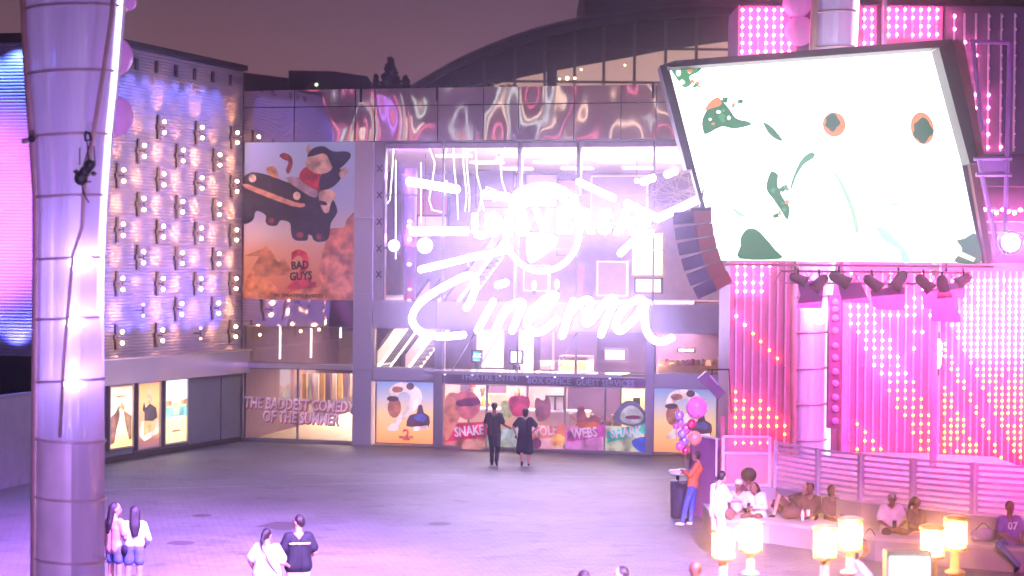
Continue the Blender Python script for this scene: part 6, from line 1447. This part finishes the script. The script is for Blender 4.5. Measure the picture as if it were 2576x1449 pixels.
# reclining figure with raised bare knee
person(Vector((at(1985, 700, 41.9).x, 41.7, .0)), R(115), 'person in dark vest lounging on the bench with one bare knee drawn up', dict(pelvis=(0,-.05,.60), waist=(0,-.20,.68), chest=(0,-.34,.80), neck=(0,-.46,.92), head=(0,-.48,1.05), shL=(-.17,-.38,.88), shR=(.17,-.38,.88), elL=(-.26,-.42,.66), wrL=(-.2,-.25,.52), elR=(.26,-.15,.80), wrR=(.16,.15,.92),
       hiL=(-.09,0,.58), hiR=(.09,0,.58), knL=(-.10,.30,.92), anL=(-.10,.42,.54), toL=(-.10,.54,.49), knR=(.12,.36,.78), anR=(.12,.60,.53), toR=(.12,.72,.49)), 1.70, .95, M_skin, 'short', top='tee', topm=C_brn, bottom='shorts', botm=C_brn)
person(Vector((at(2045, 700, 41.4).x, 41.4, .0)), R(165), 'dim figure in dark clothes slumped on the bench with a pale phone', dict(look=(.2,1,0)), 1.60, .95, M_skin_d, 'short', top='tee', sleeve='long', topm=C_brn, botm=C_brn, seated=True, extra={'thing': [('phone', (0,.42,.66), (.08,.01,.15), M_white)]})
person(Vector((at(2098, 700, 41.2).x, 41.2, .0)), R(195), 'dim figure in dark clothes sitting over the middle lanterns', dict(), 1.58, .95, M_skin_d, 'bob', top='tee', sleeve='long', topm=cloth_mat('plum', (.10,.03,.08)), botm=C_brn, seated=True)
person(Vector((at(2249, 700, 39.2).x, 39.2, .0)), R(178), 'seated man in white shirt and grey cap with dark trousers', dict(head=(0,.10,1.14), knL=(-.2,.40,.52), knR=(.16,.42,.50), anL=(-.24,.40,.08), toL=(-.28,.52,.04)), 1.72, 1.08, M_skin_d, 'cap', top='loose', topm=C_wht, botm=C_brn, seated=True, extra={'capm': cloth_mat('grey', (.3,.28,.3)), 'thing': [('phone', (0,.42,.68), (.08,.01,.15), M_black)]})
person(Vector((at(2308, 700, 39.0).x, 38.95, .0)), R(215), 'seated person with hair tied back beside the man in the grey cap', dict(look=(-.5,1,0)), 1.62, .95, M_skin_d, 'pony', top='tee', topm=cloth_mat('plum', (.10,.03,.08)), botm=C_pink, seated=True)
person(Vector((at(2545, 700, 37.6).x, 37.55, .0)), R(190), 'seated man in violet jersey numbered 07 at the right edge', dict(knL=(-.3,.34,.5), knR=(.34,.3,.5), anL=(.0,.42,.1), anR=(.05,.5,.12)), 1.74, 1.0, M_skin_d, 'short', top='loose', topm=C_vio, botm=C_dnm, seated=True, extra={'text': ('07', .83, .150, .20, C_wht)})
def bagthing(nm, loc, sz, m, lab, cat, rz=0):
    e = empty(nm, loc, lab, cat); mb = MB(); c = Vector(loc)+Vector((0, 0, sz[2])); capsule(mb, c-Vector((sz[0]*.4, 0, sz[2]*.1)), sz[2]*.85, c+Vector((sz[0]*.4, 0, .0)), sz[2]*.9)
    me = remeshed(mb, .02, 4); me.materials.append(m); o = bpy.data.objects.new('pouch', me); COL.objects.link(o); parentto(o, e)
    mb = MB(); mb.tube(smooth_path([c+Vector((-sz[0]*.5, -.05, sz[2]*.6)), c+Vector((0, -.08, sz[2]*1.5)), c+Vector((sz[0]*.5, -.05, sz[2]*.6))], 4), .012, 6); mb.build('handle', M_black, e)
bagthing('backpack', Vector((at(2196, 700, 38.6).x, 38.7, 0)), (.3, .2, .24), C_brn, 'dark backpack standing on the ground before the bench', 'bag')
bagthing('sport_bag', Vector((at(2476, 700, 37.9).x, 37.8, .466)), (.3, .2, .15), C_vio, 'violet round bag on the bench beside the jersey man', 'bag')
bagthing('rucksack', Vector((at(1996, 700, 41.2).x, 41.0, .466)), (.2, .2, .16), C_brn, 'dark rucksack on the bench below the drawn up knee', 'bag')
e = empty('water_bottle', Vector((at(2022, 700, 41.1).x, 40.9, .47)), 'clear plastic water bottle standing on the stone bench', 'bottle'); p = e.location.copy()
mb = MB(); mb.smooth = True; mb.lathe(p, [(.032, 0), (.035, .02), (.035, .16), (.014, .21)], 12); mb.build('body', M_white, e); mb = MB(); mb.lathe(p+Vector((0,0,.212)), [(.016, 0), (.016, .025)], 10); mb.build('cap', M_glass2 if False else M_rose, e)
# heads along the lower edge and a passer by
person(foot(1475, 25.6), R(35), 'close cropped person at the bottom edge, lowest of the heads', dict(look=(-.4,1,0)), 1.68, 1, M_skin, 'short', top='tee', topm=C_wht, botm=C_blk)
person(foot(1573, 26.0), R(95), 'person with swept dark hair in profile at the bottom edge', dict(look=(0,1,0)), 1.68, 1, M_skin, 'short', top='tee', topm=C_navy, botm=C_blk)
person(foot(1757, 26.4), R(10), 'person with flat topped hair seen from behind at the bottom edge', dict(), 1.70, 1, M_skin_d, 'short', top='tee', topm=C_or, botm=C_blk, hairm=pbr('brown_hair', (.12, .04, .04), .5))
person(foot(2160, 29.0), R(-75), 'passer by in pinkish top reaching a hand out behind the middle lanterns', dict(elR=(.24,.16,1.18), wrR=(.22,.42,1.08), elL=(-.22,.05,1.14), wrL=(-.18,.25,1.0)), 1.62, 1, M_skin, 'bob', top='loose', topm=C_pink, botm=C_brn)
# staff inside the box office
for px, w_, hm, tm, lab, hr in ((1193, -3.9, C_or, C_wht, 'clerk in red cap and white shirt behind the counter', 'cap'), (1217, -4.1, None, cloth_mat('yellow', (.7,.5,.2)), 'clerk with dark hair in a yellow top behind the counter', 'short'), (1303, -3.9, None, cloth_mat('cherry', (.5,.03,.1)), 'clerk in cherry red top behind the counter, right', 'long')):
    p = FA.pt(FA.u(px, w_), .05, w_); person(p, FA.rz+math.pi, lab, dict(), 1.78 if hr == 'cap' else 1.66, .95, M_skin_d if hr == 'short' else M_skin, hr, top='tee', topm=tm, botm=C_blk, extra={'capm': cloth_mat('redcap', (.6,.02,.04))})

# ------------------------------------------------------------------ haze: air volume added to stand in for lens bloom round the lamps
HAZE = 0.0030
if HAZE > 0:
    hm = bpy.data.materials.new('haze'); hm.use_nodes = True; t = hm.node_tree; t.nodes.clear(); o = t.nodes.new('ShaderNodeOutputMaterial'); v = t.nodes.new('ShaderNodeVolumePrincipled')
    v.inputs['Color'].default_value = (.86, .80, 1, 1); v.inputs['Density'].default_value = HAZE; v.inputs['Anisotropy'].default_value = .972
    t.links.new(v.outputs[0], o.inputs['Volume'])
    mb = MB(); mb.box((0, 60, 16), (286, 250, 36)); h = mb.build('haze', hm); tag(h, kind='stuff', label='thin violet haze added as lens bloom round the plaza lamps', cat='haze')

for k, (c_, pw) in enumerate((((1, .5, .6), 3500), ((.65, .5, 1), 3500), ((1, .8, .7), 3500), ((.9, .7, .8), 3000))):  # unseen floods added to brighten the terrace mirrored in the fascia
    a = TF.pt(8+k*22, 6, 9); lamp('SPOT', 'added_terrace_flood', a, c_, pw, TF.pt(8+k*22, 18, 0), angle=110, blend=1)
